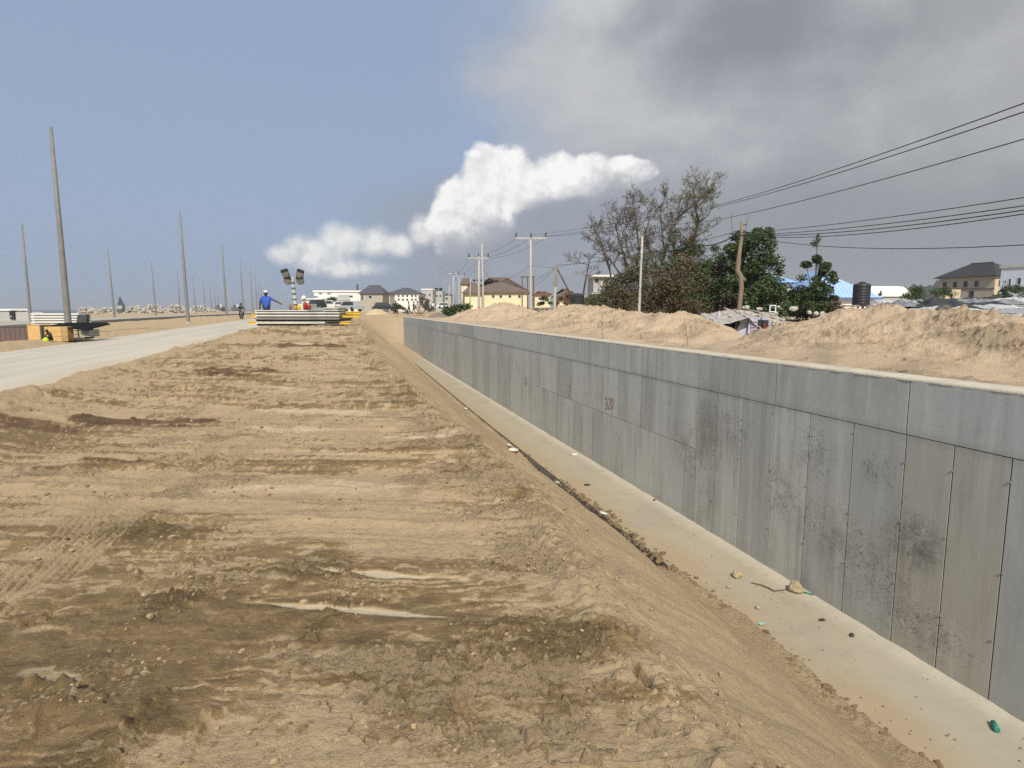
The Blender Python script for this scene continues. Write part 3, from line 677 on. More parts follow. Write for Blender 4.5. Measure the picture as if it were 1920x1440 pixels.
for lab, pts, (a0, a1, na, r0, r1) in HEAPS:
    rr = np.linspace(r0, r1, 240); x, y = polar(a0, a1, na, rr); base = macro(x, y)
    bmp = np.full(x.shape, -9.0)
    wob = .45*fbm(x*.35, y*.35, 3, 311)
    for (P, Rd), (P2, Rd2) in zip(pts[:-1], pts[1:]):
        dx, dy = P2[0]-P[0], P2[1]-P[1]; L2 = dx*dx+dy*dy
        t = np.clip(((x-P[0])*dx+(y-P[1])*dy)/L2, 0, 1); d = np.hypot(x-P[0]-t*dx, y-P[1]-t*dy)/(Rd+(Rd2-Rd)*t) + .16*wob
        top = P[2]+(P2[2]-P[2])*t
        sh_ = 1-np.power(np.clip(d*d+.012, 0, 9), .62)*1.0
        bmp = np.maximum(bmp, (top+.03-base)*sh_)
    h, wt, pl, cr = sand_detail(x, y, 1.25)
    rid = ss(.1, .5, fbm(x*1.1+2, y*.7, 4, 315))
    z = base + bmp + h*ss(.02, .50, bmp)
    redm = .75*ss(.30, .55, fbm(x*.55, y*.9, 4, 316))*ss(.1, .4, bmp)
    Q = grid_quads(240, na); ok = (bmp > -.10) & (x > 6.45); Q = Q[ok[Q].all(1)]
    V, Q, at = compact(np.stack([x, y, z], 1), Q, {'wet': wt, 'red': redm*.8, 'pale': pl, 'crumb': np.maximum(cr, rid)})
    tag(mesh_np('sand_heap', V, Q, M_sand, True, at), lab, 'sand heap', 'sand heaps behind the wall')

# ------------------------------------------------------------------ materials for built things
C_ = lambda *a, **k: mat(*a, **k)
M_white = C_('white_render', (.74, .73, .70), (.62, .61, .58), .8, .85); M_cream = C_('cream_render', (.72, .64, .43), (.62, .55, .37), .8, .85)
M_block = C_('bare_block_wall', (.42, .38, .31), (.33, .30, .25), 1.2, .95, .4, 9); M_buff = C_('buff_block_wall', (.56, .47, .31), (.48, .40, .27), 1.2, .95, .4, 9)
M_greywall = C_('grey_render', (.42, .42, .41), (.34, .34, .34), 1, .9); M_ltblue = C_('pale_blue_render', (.52, .57, .66), (.44, .49, .58), 1, .9)
M_roofgrey = C_('slate_grey_roofing', (.095, .098, .11), (.065, .068, .078), 1.5, .7, stretch=(1, 1, 6)); M_roofbrown = C_('brown_roofing', (.17, .125, .105), (.12, .09, .078), 1.5, .75)
M_roofdark = C_('dark_roofing', (.040, .040, .045), (.028, .028, .032), 1.5, .7); M_roofblue = C_('blue_metal_roofing', (.27, .42, .72), (.36, .50, .74), .9, .6, .2, 6)
M_glass = C_('dark_window_pane', (.035, .04, .045), (.02, .022, .025), 2, .25, spec=.5); M_frame = C_('white_window_frame', (.6, .6, .58), None, 3, .7)
M_trim = C_('roof_fascia', (.5, .48, .45), None, 3, .8); M_steel = C_('galvanised_steel', (.33, .335, .33), (.25, .255, .255), 2.5, .55, .15, 20, metal=.25)
M_conc = C_('weathered_pole_concrete', (.46, .44, .39), (.36, .345, .31), 3, .9, .3, 25); M_wood = C_('grey_brown_timber', (.29, .215, .15), (.20, .15, .105), 5, .9, .5, 20, stretch=(4, 4, .6))
M_ply = C_('yellow_plywood', (.60, .40, .16), (.50, .32, .12), 2, .75, .2, 10, stretch=(1, 1, 5)); M_brown = C_('faded_maroon_sheet', (.155, .105, .10), (.12, .085, .082), 1.5, .8)
M_black = C_('black_rubber', (.018, .018, .019), (.03, .03, .031), 4, .6); M_blackp = C_('black_plastic', (.022, .023, .026), (.034, .035, .038), 2, .45)
M_yel = C_('yellow_painted_timber', (.70, .47, .03), (.60, .38, .03), 4, .6); M_panel = C_('weathered_steel_sheet', (.52, .50, .46), (.38, .365, .335), 2.2, .6, .2, 12)
M_darksteel = C_('dark_oily_steel', (.075, .07, .062), (.12, .11, .095), 3, .6); M_rust = C_('rusty_steel', (.20, .075, .05), (.14, .06, .045), 3, .8)
M_zinc = C_('corrugated_zinc', (.46, .44, .40), (.30, .28, .26), 1.3, .55, .2, 8); M_zincr = C_('rusty_zinc_sheet', (.34, .25, .19), (.42, .37, .32), 1.6, .75); M_cloth = C_('pale_cloth', (.62, .62, .63), (.48, .48, .52), 1.5, .9)
M_rubble = C_('pale_broken_concrete', (.46, .43, .37), (.34, .31, .26), 3, .95, .4, 15); M_lime = C_('fluorescent_vest', (.55, .85, .02), None, 6, .8); M_blue = C_('blue_work_shirt', (.04, .10, .42), (.03, .08, .34), 8, .9)
M_skin = C_('dark_skin', (.055, .034, .024), (.045, .028, .02), 9, .6); M_denim = C_('dark_trousers', (.035, .038, .05), (.025, .027, .035), 9, .9); M_cap = C_('white_cap_cloth', (.72, .71, .68), None, 9, .9)
M_lens = C_('floodlight_glass', (.42, .42, .38), (.33, .33, .30), 12, .15, spec=.6); M_redcan = C_('red_painted_can', (.30, .03, .025), (.22, .025, .02), 6, .5)
M_stonewall = C_('stacked_stone', (.34, .30, .24), (.20, .18, .15), 5, .95, .6, 12); M_tarpw = C_('white_tarpaulin', (.60, .59, .57), (.40, .40, .40), 1.6, .6, .3, 5); M_tarpb = C_('black_tarpaulin', (.030, .031, .036), (.055, .057, .063), 1.6, .75, .3, 5); M_tarpg = C_('grey_tarpaulin', (.27, .28, .29), (.18, .19, .20), 1.6, .6, .3, 5)
M_bark = C_('grey_bark', (.16, .13, .10), (.10, .08, .062), 6, .95, .5, 18); M_wire = C_('black_cable', (.03, .03, .032), None, 8, .6)
M_leafd = C_('dark_leaf', (.035, .060, .020), (.065, .095, .032), .9, .6); M_leafm = C_('mid_green_leaf', (.055, .090, .027), (.036, .062, .020), .9, .6); M_leafy = C_('yellow_green_leaf', (.17, .19, .045), (.11, .14, .04), .9, .6); M_leafb = C_('browning_leaf', (.15, .095, .055), (.095, .07, .042), 1.1, .8)
M_twig = C_('dry_twig', (.155, .125, .105), (.105, .085, .07), 3, .95); M_grass = C_('olive_scrub', (.12, .13, .05), (.08, .095, .035), 1, .9); M_lefan = C_('leaf_red_brown', (.22, .12, .06), (.15, .09, .05), 1.2, .8)

# ------------------------------------------------------------------ houses
def window(root, x, y, z, w, h, m=None, face='y', d=.06):
    """a frame proud of the wall with a dark pane; face y = front (towards -y), x = left end wall"""
    f = MB(); t = .07
    if face == 'y':
        for (a0, a1, b0, b1) in ((x-w/2, x+w/2, z, z+t), (x-w/2, x+w/2, z+h-t, z+h), (x-w/2, x-w/2+t, z+t, z+h-t), (x+w/2-t, x+w/2, z+t, z+h-t)): f.box(a0, y-d, b0, a1, y+.02, b1)
        o = f.build('window', m or M_frame, root); MB().box(x-w/2+t, y-.012, z+t, x+w/2-t, y+.02, z+h-t).build('pane', M_glass, o)
    else:
        for (a0, a1, b0, b1) in ((y-w/2, y+w/2, z, z+t), (y-w/2, y+w/2, z+h-t, z+h), (y-w/2, y-w/2+t, z+t, z+h-t), (y+w/2-t, y+w/2, z+t, z+h-t)): f.box(x-d, a0, b0, x+.02, a1, b1)
        o = f.build('window', m or M_frame, root); MB().box(x-.012, y-w/2+t, z+t, x+.02, y+w/2-t, z+h-t).build('pane', M_glass, o)
    return o
def hip(root, x0, y0, x1, y1, z, h, inset, m, over=.5, gable=0.0):
    x0 -= over; x1 += over; y0 -= over; y1 += over; ym = (y0+y1)/2
    mb = MB(); a, b = x0+inset, x1-inset
    vs = [(x0, y0, z), (x1, y0, z), (x1, y1, z), (x0, y1, z), (a, ym, z+h), (b, ym, z+h), (x0, y0, z-.14), (x1, y0, z-.14), (x1, y1, z-.14), (x0, y1, z-.14)]
    mb.add(vs, [(0, 1, 5, 4), (2, 3, 4, 5), (1, 2, 5), (3, 0, 4), (6, 7, 1, 0), (7, 8, 2, 1), (8, 9, 3, 2), (9, 6, 0, 3), (9, 8, 7, 6)])
    o = mb.build('roof', m, root)
    MB().tube([(a, ym, z+h+.03), (b, ym, z+h+.03)], .12, 6).build('ridge_cap', m, o); return o
def B(px, base_py, depth):                           # where a far building stands: sight line to its foot
    p = dep(px, base_py, depth); return p
def house(label, px0, px1, base_py, eave_py, depth, dy, mw, mr, roof_h=None, inset=3, rz=None, cat='house', name='house', roof=True, wins=()):
    k = mpp(depth); w = (px1-px0)*k; p = dep((px0+px1)/2, base_py, depth); hgt = (base_py-eave_py)*k
    root = empty(name, p, -YAW if rz is None else rz, label, cat)
    MB().box(-w/2, 0, -2.5, w/2, dy, hgt).build('wall', mw, root)
    if roof and roof_h: hip(root, -w/2, 0, w/2, dy, hgt+.14, roof_h*k, inset, mr)
    for (px, py, ww, hh) in wins: window(root, (px-(px0+px1)/2)*k, 0, (base_py-py-hh/2)*k, ww*k, hh*k)
    return root, w, hgt, k
# long white flat-roofed building
r_, w, h, k = house('long white two-storey flat-roofed building with recessed balcony', 590, 676, 580, 548, 190, 12, M_white, M_white, roof=False, cat='building', name='white_building', wins=((593, 557, 8, 3), (659, 556, 7, 4), (648, 566, 6, 4), (618, 551, 7, 2.5), (602, 551, 7, 2.5)))
MB().box(-w/2-.3, -.3, h, w/2+.3, 12.3, h+.5).build('parapet', M_white, r_)
MB().box((633-633)*k, -1.4, (580-564)*k, (657-633)*k, -.05, (580-561)*k).build('balcony', M_greywall, r_)
MB().box((634-633)*k, -.03, (580-560)*k, (656-633)*k, .02, (580-553)*k).build('painted_balcony_shade', M_greywall, r_)  # grey panel with the shade of the balcony recess put into its colour
o = MB().box((576-633)*k, -3, -2, (606-633)*k, -.1, (580-562)*k).build('lower_wing', M_white, r_); MB().box((572-633)*k, -3.6, (580-562)*k+.002, (610-633)*k, 0, (580-560)*k).build('wing_roof', M_white, r_)
MB().box((666-633)*k, 2, h+.5, (669-633)*k, 3, h+2.4).build('roof_mast', M_darksteel, r_)
# bare block house with the steep grey hip roof
house('unpainted block house with steep slate grey hipped roof', 676, 718, 582, 551, 170, 9, M_block, M_roofgrey, 15, 2.0, wins=((695, 557, 6, 6), (680, 558, 4, 11)))
# white three-storey house with windows
wl_ = [(px, py, 4, 4) for py in (555, 562) for px in (739, 748, 756, 764, 773, 780)]
house('white two-storey house with slate hipped roof and rows of small dark windows', 729, 785, 580, 551, 210, 12, M_white, M_roofgrey, 10.5, 4.2, wins=wl_)
house('small white house squeezed between the block house and the many-windowed house', 716, 731, 582, 553, 185, 8, M_white, M_roofgrey, 3, 1.2, wins=((724, 562, 4, 5),))
# pale grey flat blocks
r_, w, h, k = house('pale grey flat-roofed block behind the bushes in the distance', 791, 812, 580, 544, 260, 10, M_greywall, M_greywall, roof=False, cat='building', name='flat_block', wins=((797, 553, 4, 4), (806, 553, 4, 4)))
MB().box(-w/2-.2, -.2, h, w/2+.2, 10.2, h+.5).build('parapet', M_white, r_)
r_, w, h, k = house('pale grey block with black water tanks on its roof', 815, 830, 580, 546, 270, 10, M_greywall, M_greywall, roof=False, cat='building', name='flat_block', wins=((819, 555, 4, 4), (826, 555, 4, 4)))
for dx in (-1.2, .7): MB().lathe([(.75, h), (.75, h+1.2), (.5, h+1.5), (.1, h+1.55)], 12, dx, 3).build('roof_tank', M_blackp, r_)
house('low grey shed between the flat block and the far poles', 830, 846, 580, 553, 280, 8, M_greywall, M_roofgrey, 2, 2, wins=((838, 560, 5, 4),))
# cream building with the long brown roof
D = 105; k = mpp(D)
r_, w, h, k = house('long cream building with big brown hipped roof', 876, 990, 583, 549, D, 14, M_cream, M_roofbrown, 29, 7.5, cat='building', name='cream_building', wins=tuple((px, 556, 6, 6) for px in (885, 925, 939, 956, 974)))
rw = MB(); rw.box((866-933)*k, -.2, -2, (877-933)*k, 10, (583-534)*k); rw.build('gable_wing', M_cream, r_); hip(r_, (866-933)*k, -.2, (877-933)*k, 10, (583-534)*k+.14, 1.0, .2, M_roofbrown, .3)
for i in range(7): MB().box((884+i*7.5-933)*k, 4.4, h+.14+21*k, (889+i*7.5-933)*k, 4.55, h+.14+25*k).build('solar_panel', M_roofdark, r_)
hip(r_, (872-933)*k, -2.2, (905-933)*k, 4, (583-550)*k+.05, 1.6, 1.4, M_roofbrown, .3)
MB().box((873-933)*k, -1.9, -2, (904-933)*k, -.06, (583-550)*k-.1).build('porch_wall', M_cream, r_)
house('low pale house with red-brown roof behind the cream building', 1003, 1031, 578, 553, 130, 8, M_cream, M_rust, 5, 3, wins=((1012, 560, 6, 5), (1024, 560, 6, 5)))
house('small house with rusty brown roof behind the short wooden pole', 1046, 1078, 583, 557, 90, 7, M_cream, M_roofbrown, 14, 2.2, wins=((1052, 564, 5, 5), (1066, 564, 5, 5)))
r_, w, h, k = house('white concrete villa half hidden behind the bare trees', 1112, 1150, 580, 520, 120, 9, M_greywall, M_greywall, roof=False, name='villa', wins=((1118, 527, 10, 9), (1136, 527, 10, 9), (1116, 552, 8, 9), (1133, 552, 9, 9)))
MB().box(-w/2-.5, -.8, h, w/2+.5, 9.3, h+.35).build('parapet', M_white, r_); MB().box(-w/2-.4, -1.0, h*.46, w/2+.4, -.02, h*.46+.3).build('floor_band', M_white, r_)
# red steel portal
rp = empty('steel_portal', dep(991, 586, 80), -YAW, 'red oxide steel portal frame with three posts and flat beam', 'portal')
k = mpp(80)
for px, m in ((979, M_rust), (989, M_darksteel), (1000, M_rust)): MB().box((px-991)*k-.08, -.08, -1.5, (px-991)*k+.08, .08, (586-521)*k).build('post', m, rp)
MB().box((976-991)*k, -.12, (586-521)*k+.002, (1003-991)*k, .12, (586-519)*k).build('beam', M_darksteel, rp)
# blue roofed houses on the right
def gable_roof_house(label, px0, px1, ridge_px, ridge_py, eave_py, base_py, depth, rz=None, dy=10):
    k = mpp(depth); p = dep((px0+px1)/2, base_py, depth); c = (px0+px1)/2
    root = empty('house', p, -YAW, label, 'house')
    x0, x1, xr = (px0-c)*k, (px1-c)*k, (ridge_px-c)*k; ze, zr = (base_py-eave_py)*k, (base_py-ridge_py)*k
    MB().box(x0+.5, .2, -2.5, x1-.5, dy, ze-.02).build('wall', M_white, root)
    mb = MB(); mb.add([(x0, -.3, ze), (x1, -.3, ze), (x1, dy+.3, ze), (x0, dy+.3, ze), (xr, 3.5, zr), (xr+.4, dy-3, zr)], [(0, 1, 4), (1, 2, 5, 4), (2, 3, 5), (3, 0, 4, 5), (3, 2, 1, 0)])
    rf = mb.build('roof', M_roofblue, root)
    sm = MB()
    for t in np.linspace(.06, .94, 16):
        a = Vector((x0+(x1-x0)*t, -.3, ze+.01)); q = min((t*(x1-x0))/(max(xr-x0, .1)), ((1-t)*(x1-x0))/(max(x1-xr, .1)), 1)
        b = a.lerp(Vector((a.x, 3.5, zr+.01)), min(1, q)*.98); sm.tube([a, b], .035, 4)
    sm.build('roof_seam', M_roofblue, rf); rf.children[-1]['kind'] = 'stuff'
    MB().box(x0, -.33, ze-.22, x1, -.29, ze-.01).build('fascia', C_('blue_fascia', (.10, .16, .34), None, 3, .7), root)
    return root
gable_roof_house('house with pale blue metal roof just left of the slender tree', 1432, 1492, 1456, 507, 530, 570, 75)
gable_roof_house('low house with small pale blue roof glimpsed behind the slender tree', 1486, 1528, 1506, 526, 537, 568, 82)
gable_roof_house('large house with steep pale blue metal roof behind the standing water tank', 1520, 1652, 1558, 504, 558, 573, 70)
# white vaulted tent
k = mpp(120); rt_ = empty('marquee', dep(1682, 556, 120), -YAW, 'long low white marquee roof in front of the far hills', 'marquee')
mb = MB(); n = 14
prof = [(0.0, 0.0), (.0, (556-551)*k), (2.5, (556-537)*k), (5, (556-535)*k), (9, (556-537)*k), (12, 0)]
xa, xb = (1632-1682)*k, (1708-1682)*k
vs = [(xa, y, z) for y, z in prof]+[(xb, y, z) for y, z in prof]+[(xb+3.0, 5, 1.1)]
mb.add(vs, [(i, i+6, i+7, i+1) for i in range(5)]+[(i+6, 12, i+7) for i in range(5)]+[(5, 4, 3, 2, 1, 0)])
mb.build('canopy', C_('white_canvas', (.80, .79, .75), (.74, .73, .69), .5, .8), rt_); MB().box(xa, .3, -2.5, xb, .5, 0).build('side_wall', M_greywall, rt_)
# dark hip roof house, its sunlit end and shaded side painted in two tones
k = mpp(125); p = dep(1862, 560, 125); rh = empty('house', p, radians(-86), 'large unfinished house with dark hipped roof, sunlit end painted brighter than the shaded side', 'house')
W1, W2, H = 11.5, 9.0, (560-519)*k*1.02
b0 = MB().box(-W1, 0, -2.5, 0, W2, H); b0.build('wall', M_block, rh)
MB().box(.002, .05, -2.5, .06, W2-.05, H-.05).build('painted_sunlit_end', M_buff, rh)['label'] = 'end wall with sunlight painted in as buff'
hip(rh, -W1, 0, 0, W2, H+.14, 27*k, 4.2, M_roofdark, .7)
for i in range(4): window(rh, -W1+1.4+i*2.2, 0, H*.55, .8, 1.2, M_darksteel)
for i in range(3): window(rh, -W1+1.6+i*2.8, 0, .3, 1.0, 1.4, M_darksteel)
f = MB()
MB().box(-W1-.1, -.12, H*.44, .12, -.005, H*.44+.18).build('floor_band', M_darksteel, rh)
for i, (yy_, zz) in enumerate(((1.6, H*.55), (4.6, H*.55), (1.6, .3), (4.6, .3))):
    o = MB().box(.061, yy_-.5, zz, .10, yy_+.5, zz+1.2).build('window', M_darksteel, rh); MB().box(.101, yy_-.4, zz+.1, .112, yy_+.4, zz+1.1).build('pane', M_glass, o)
# pale blue block at the frame edge
r_, w, h, k = house('pale blue flat-roofed house at the right edge beside the dark-roofed house', 1880, 1975, 560, 501, 105, 9, M_ltblue, M_ltblue, roof=False, wins=((1896, 528, 5, 13), (1911, 527, 7, 13), (1889, 527, 4, 5)), rz=radians(-78))
MB().box(-w/2-.2, -.2, h, w/2+.2, 9.2, h+.4).build('parapet', M_greywall, r_)
house('low pale wall building with white lintel left of the dark-roofed house', 1772, 1800, 562, 543, 118, 4, M_buff, M_roofdark, roof=False, wins=((1783, 556, 6, 8),))
# wooded hills on the skyline
hx, hy = [], []
az = np.radians(np.linspace(41, 62, 150)); rr = np.linspace(820, 1100, 12); A, Rr = np.meshgrid(az, rr)
el = np.interp(np.degrees(A), [41, 44.5, 46, 48, 49.6, 50.8, 52, 54, 56, 62], [4, 19, 28, 33, 35, 42, 50, 44, 36, 8]); u = (Rr-820)/280
zz = el*np.sin(np.clip(u, 0, 1)*pi)**.8 + 7*fbm(np.degrees(A)*3.4, Rr*.01, 4, 401)*np.sin(u*pi) - 2
M_hill = C_('wooded_hill', (.018, .026, .020), (.034, .040, .032), .02, .95)
tag(mesh_np('hill', np.stack([(Rr*np.sin(A)).ravel(), (Rr*np.cos(A)).ravel(), zz.ravel()], 1), grid_quads(12, 150), M_hill, True), kind='structure')

# ------------------------------------------------------------------ vegetation
def leaves(cent, n, rad, size, seed, flat=.75, hug=.55):
    """n leaf quads spread through ellipsoidal clumps; most near the outside, droop and turn at random"""
    q = np.random.RandomState(seed); cent = np.array(cent, float); k = q.randint(0, len(cent), n)
    d = q.normal(size=(n, 3)); d /= np.linalg.norm(d, axis=1)[:, None]; rr = q.uniform(0, 1, n)**hug
    c = cent[k, :3] + d*(cent[k, 3:6]*rr[:, None] if cent.shape[1] > 3 else rad*rr[:, None])
    a = q.normal(size=(n, 3)); a[:, 2] *= .6; a /= np.linalg.norm(a, axis=1)[:, None]; b = np.cross(a, q.normal(size=(n, 3))); b /= np.linalg.norm(b, axis=1)[:, None]
    s = size*q.uniform(.6, 1.35, n)[:, None]; w = s*.42
    P = np.stack([c-a*s*.5, c+b*w*.5, c+a*s*.5, c-b*w*.5], 1).reshape(-1, 3)
    return P, np.arange(n*4).reshape(-1, 4)
def clumps(n, w, d, h, z0, size, seed, shape=1.0):
    q = random.Random(seed); out = []
    while len(out) < n:
        x, y, z = q.uniform(-1, 1), q.uniform(-1, 1), q.uniform(0, 1)
        if x*x+y*y+(z*shape)**2*.92 > 1: continue
        s = size*q.uniform(.6, 1.3); out.append((x*w/2, y*d/2, z0+z*h, s, s, s*.75))
    return out
def branch(mb, p, d, L, r, lev, q, tips, wig=.25, ratio=.72, spread=.7, upw=.15, n=4):
    pts = [p]; rad = [r]; x = Vector(p); v = Vector(d).normalized(); seg = 4
    for i in range(seg):
        v = (v+Vector((q.gauss(0, wig), q.gauss(0, wig), q.gauss(0, wig)+upw))*.5).normalized(); x = x+v*(L/seg); pts.append(tuple(x)); rad.append(max(.013, r*(1-.42*(i+1)/seg)))
    mb.tube(pts, rad, n if lev > 1 else 3, cap=False)
    if lev == 0: tips.append(pts[-1]); return
    for i in range(q.choice((2, 3, 3))):
        j = q.choice((2, 3, 4, 4)); b = Vector(pts[j]); nd = (v+Vector((q.gauss(0, spread), q.gauss(0, spread), q.gauss(0, spread*.7)))).normalized()
        branch(mb, tuple(b), nd, L*ratio*q.uniform(.75, 1.15), rad[j]*.72, lev-1, q, tips, wig, ratio, spread, upw, n)
def leaf_tree(name, label, loc, w, d, h, z0, mats, nleaf, size, seed, ncl=24, cs=None, trunk=True, cat='tree', group=None, shape=1.0, limbs=True):
    root = empty(name, loc, -YAW, label, cat, group); q = random.Random(seed)
    cl = clumps(ncl, w, d, h, z0, cs or min(w, h)*.22, seed, shape)
    if trunk:
        mb = MB(); mb.tube([(0, 0, -1.5), (.05, 0, z0*.5), (-.04, .05, z0+h*.45)], [.035*h+.03, .028*h+.02, .012*h], 7); mb.build('trunk', M_bark, root)
    if limbs:
        mb = MB()
        for c in cl[::2]: mb.tube([(0, 0, z0+h*.05), (c[0]*.5, c[1]*.5, z0+(c[2]-z0)*.6), c[:3]], [.012*h, .008*h, .004*h], 4, cap=False)
        mb.build('limbs', M_bark, root)
    mats = mats if isinstance(mats, (list, tuple)) else [mats]
    per = nleaf//len(mats)
    for i, m in enumerate(mats):
        sub = cl if len(mats) == 1 else [c for j, c in enumerate(cl) if (j*7+seed) % len(mats) == i or q.random() < .25]
        P, Q = leaves(sub or cl, per, 1, size, seed+i*31)
        o = mesh_np('crown' if i == 0 else 'foliage', P, Q, m, False); o.parent = root; o['kind'] = 'stuff'
    return root
def veg(px, base_py, depth): return dep(px, base_py, depth)
def kx(depth): return mpp(depth)
# tangled brown bush, dark mango-like trees, hedge
D = 44; k = kx(D)
leaf_tree('bush', 'broad tangled bush of dry brown creepers under the bare trees', veg(1225, 600, D), 235*k, 5, 118*k, .2, [M_leafb, M_leafd, M_leafb, M_leafm], 34000, .17, 501, 120, .95, trunk=False, cat='bush')
tw = MB(); q = random.Random(8)
for i in range(420):
    x = q.uniform(-92, 92)*k; z = q.uniform(.4, 88*k)*(1-(x/(100*k))**2)**.5; y = q.uniform(-2.2, 1)
    a = q.uniform(0, pi); L = q.uniform(.4, 1.3); tw.tube([(x, y, z), (x+L*.5*cos(a), y+q.uniform(-.3, .3), z+L*.5*sin(a)*.6+.1), (x+L*cos(a), y, z+L*sin(a)*.7)], [.018, .014, .006], 3, cap=False)
bush = [o for o in COL.objects if o.get('label', '').startswith('broad tangled')][0]
o = tw.build('twigs', M_twig, bush); o['kind'] = 'stuff'
D = 42; k = kx(D)
leaf_tree('leafy_tree', 'dense dark green broad-leaved tree behind the crooked wooden pole', veg(1408, 604, D), 112*k, 4.2, 158*k, .3, [M_leafd, M_leafd, M_leafm], 22000, .25, 511, 105, .62, shape=.8)
leaf_tree('leafy_tree', 'smaller dark tree with rusty leaf patches between brown bush and dense tree', veg(1345, 604, D+2), 105*k, 3.6, 125*k, .3, [M_leafd, M_lefan, M_leafd], 14000, .20, 512, 60, .8)
leaf_tree('hedge', 'low dark green hedge of shrubs below the pale blue roofs', veg(1490, 596, 50), 165*kx(50), 3, 50*kx(50), .2, [M_leafd, M_leafm], 15000, .22, 513, 70, .75, trunk=False, cat='hedge')
D = 48; k = kx(D)
leaf_tree('slender_tree', 'slender open-crowned green tree between the two pale blue roofs', veg(1524, 596, D), 78*k, 2.6, 120*k, .5, [M_leafd, M_leafm], 8000, .24, 514, 46, .46, shape=1.1)
o = [x for x in COL.objects if x.get('label', '').startswith('slender open')][0]
P, Q = leaves([(0, 0, .7+126*k, .25, .25, .55), (-.2, 0, .7+120*k, .35, .3, .3)], 130, 1, .22, 77); c = mesh_np('foliage', P, Q, M_leafm, False); c.parent = o; c['kind'] = 'stuff'
MB().tube([(0, 0, .5), (.05, 0, 60*k), (0, 0, .7+118*k), (0, 0, .7+132*k)], [.10, .07, .03, .012], 6).build('leader', M_bark, o)
leaf_tree('bush', 'low brownish shrub at the foot of the slender tree', veg(1562, 590, 46), 50*kx(46), 2, 24*kx(46), .1, [M_leafm, M_leafb], 2400, .18, 515, 14, .4, trunk=False, cat='bush')
leaf_tree('bush', 'yellow-green leafy shrub beside the squat black tank', veg(1110, 590, 50), 52*kx(50), 2, 40*kx(50), .1, [M_leafy, M_leafm], 2600, .2, 516, 16, .5, trunk=False, cat='bush')
leaf_tree('bush', 'reddish dry scrub behind the squat black tank', veg(1062, 588, 56), 44*kx(56), 2, 44*kx(56), .1, [M_leafb, M_lefan], 2200, .2, 517, 14, .5, trunk=False, cat='bush')
leaf_tree('bush', 'round green shrub beside the steel portal', veg(1020, 572, 95), 26*kx(95), 2, 16*kx(95), .1, M_leafm, 900, .3, 518, 8, .5, trunk=False, cat='bush')
leaf_tree('bush', 'green scrub at the foot of the far crossarm poles', veg(858, 592, 70), 56*kx(70), 3, 24*kx(70), 0, [M_leafm, M_leafd], 2200, .3, 519, 16, .6, trunk=False, cat='bush')
leaf_tree('bush', 'dark olive shrub with spreading crown in front of the long white building', veg(622, 576, 150), 22*kx(150), 3, 22*kx(150), .2, M_leafd, 1200, .45, 520, 10, .8, cat='bush')
leaf_tree('bush', 'small grey-brown thicket left of the dark olive shrub', veg(606, 576, 152), 18*kx(152), 2, 13*kx(152), .1, M_leafb, 500, .4, 521, 7, .7, trunk=False, cat='bush')
leaf_tree('bush', 'green bush beside the walking group in the distance', veg(751, 586, 95), 24*kx(95), 2, 18*kx(95), .1, M_leafm, 900, .3, 522, 9, .5, trunk=False, cat='bush')
leaf_tree('bush', 'small yellowish bush in front of the block house', veg(704, 582, 120), 14*kx(120), 2, 12*kx(120), .1, M_leafy, 400, .3, 523, 6, .5, trunk=False, cat='bush')
leaf_tree('bush', 'grey-green bush below the pale flat block', veg(797, 582, 120), 34*kx(120), 2.4, 24*kx(120), .1, [M_leafb, M_leafd], 1300, .35, 524, 10, .7, trunk=False, cat='bush')
leaf_tree('bush', 'long green thicket in front of the white marquee', veg(1738, 558, 105), 96*kx(105), 3.5, 19*kx(105), .1, [M_leafm, M_leafd], 4200, .32, 525, 24, .8, trunk=False, cat='bush')
leaf_tree('bush', 'green thicket below the pale blue house at the right edge', veg(1896, 558, 92), 60*kx(92), 3, 18*kx(92), .1, [M_leafm, M_leafd], 2400, .3, 526, 14, .7, trunk=False, cat='bush')
leaf_tree('bush', 'tiny dark conifer-like shrub in front of the marquee', veg(1650, 556, 100), 7*kx(100), .6, 12*kx(100), .1, M_leafd, 260, .25, 527, 5, .25, trunk=False, cat='bush')
leaf_tree('tangled_tree', 'rounded brown-green creeper-covered crown between the crooked bare tree and dense dark tree', veg(1300, 600, 46), 120*kx(46), 3.6, 138*kx(46), .4, [M_leafb, M_leafd, M_leafm], 15000, .16, 531, 70, .7, shape=.9)
# leafless trees
def bare_tree(label, px, base_py, depth, stems, seed, leafp=0, group=None):
    root = empty('bare_tree', veg(px, base_py, depth), -YAW, label, 'tree', group); k = kx(depth); q = random.Random(seed); tips = []; tr = MB(); br = MB()
    for pts, r0, lev, L in stems:
        P = [((x-px)*k, q.uniform(-.3, .3), (base_py-y)*k) for x, y in pts]; rad = [r0*(1-.55*i/(len(P)-1)) for i in range(len(P))]
        tr.tube(P, rad, 7)
        for i in range(1, len(P)):
            for _ in range(4 if i == len(P)-1 else 3):
                dv = (Vector(P[i])-Vector(P[i-1])).normalized()
                branch(br, P[i], dv+Vector((q.gauss(0, .9), q.gauss(0, .7), q.gauss(.1, .35))), L*q.uniform(.7, 1.1), rad[i]*.62, lev, q, tips, .24, .74, .62, .10)
    tr.build('trunk', M_bark, root); o = br.build('branches', M_twig, root)
    if leafp:
        P, Q = leaves([(t[0], t[1], t[2], .16, .16, .14) for t in tips], leafp, 1, .13, seed, hug=.8); c = mesh_np('foliage', P, Q, M_leafy, False); c.parent = root; c['kind'] = 'stuff'
    return root
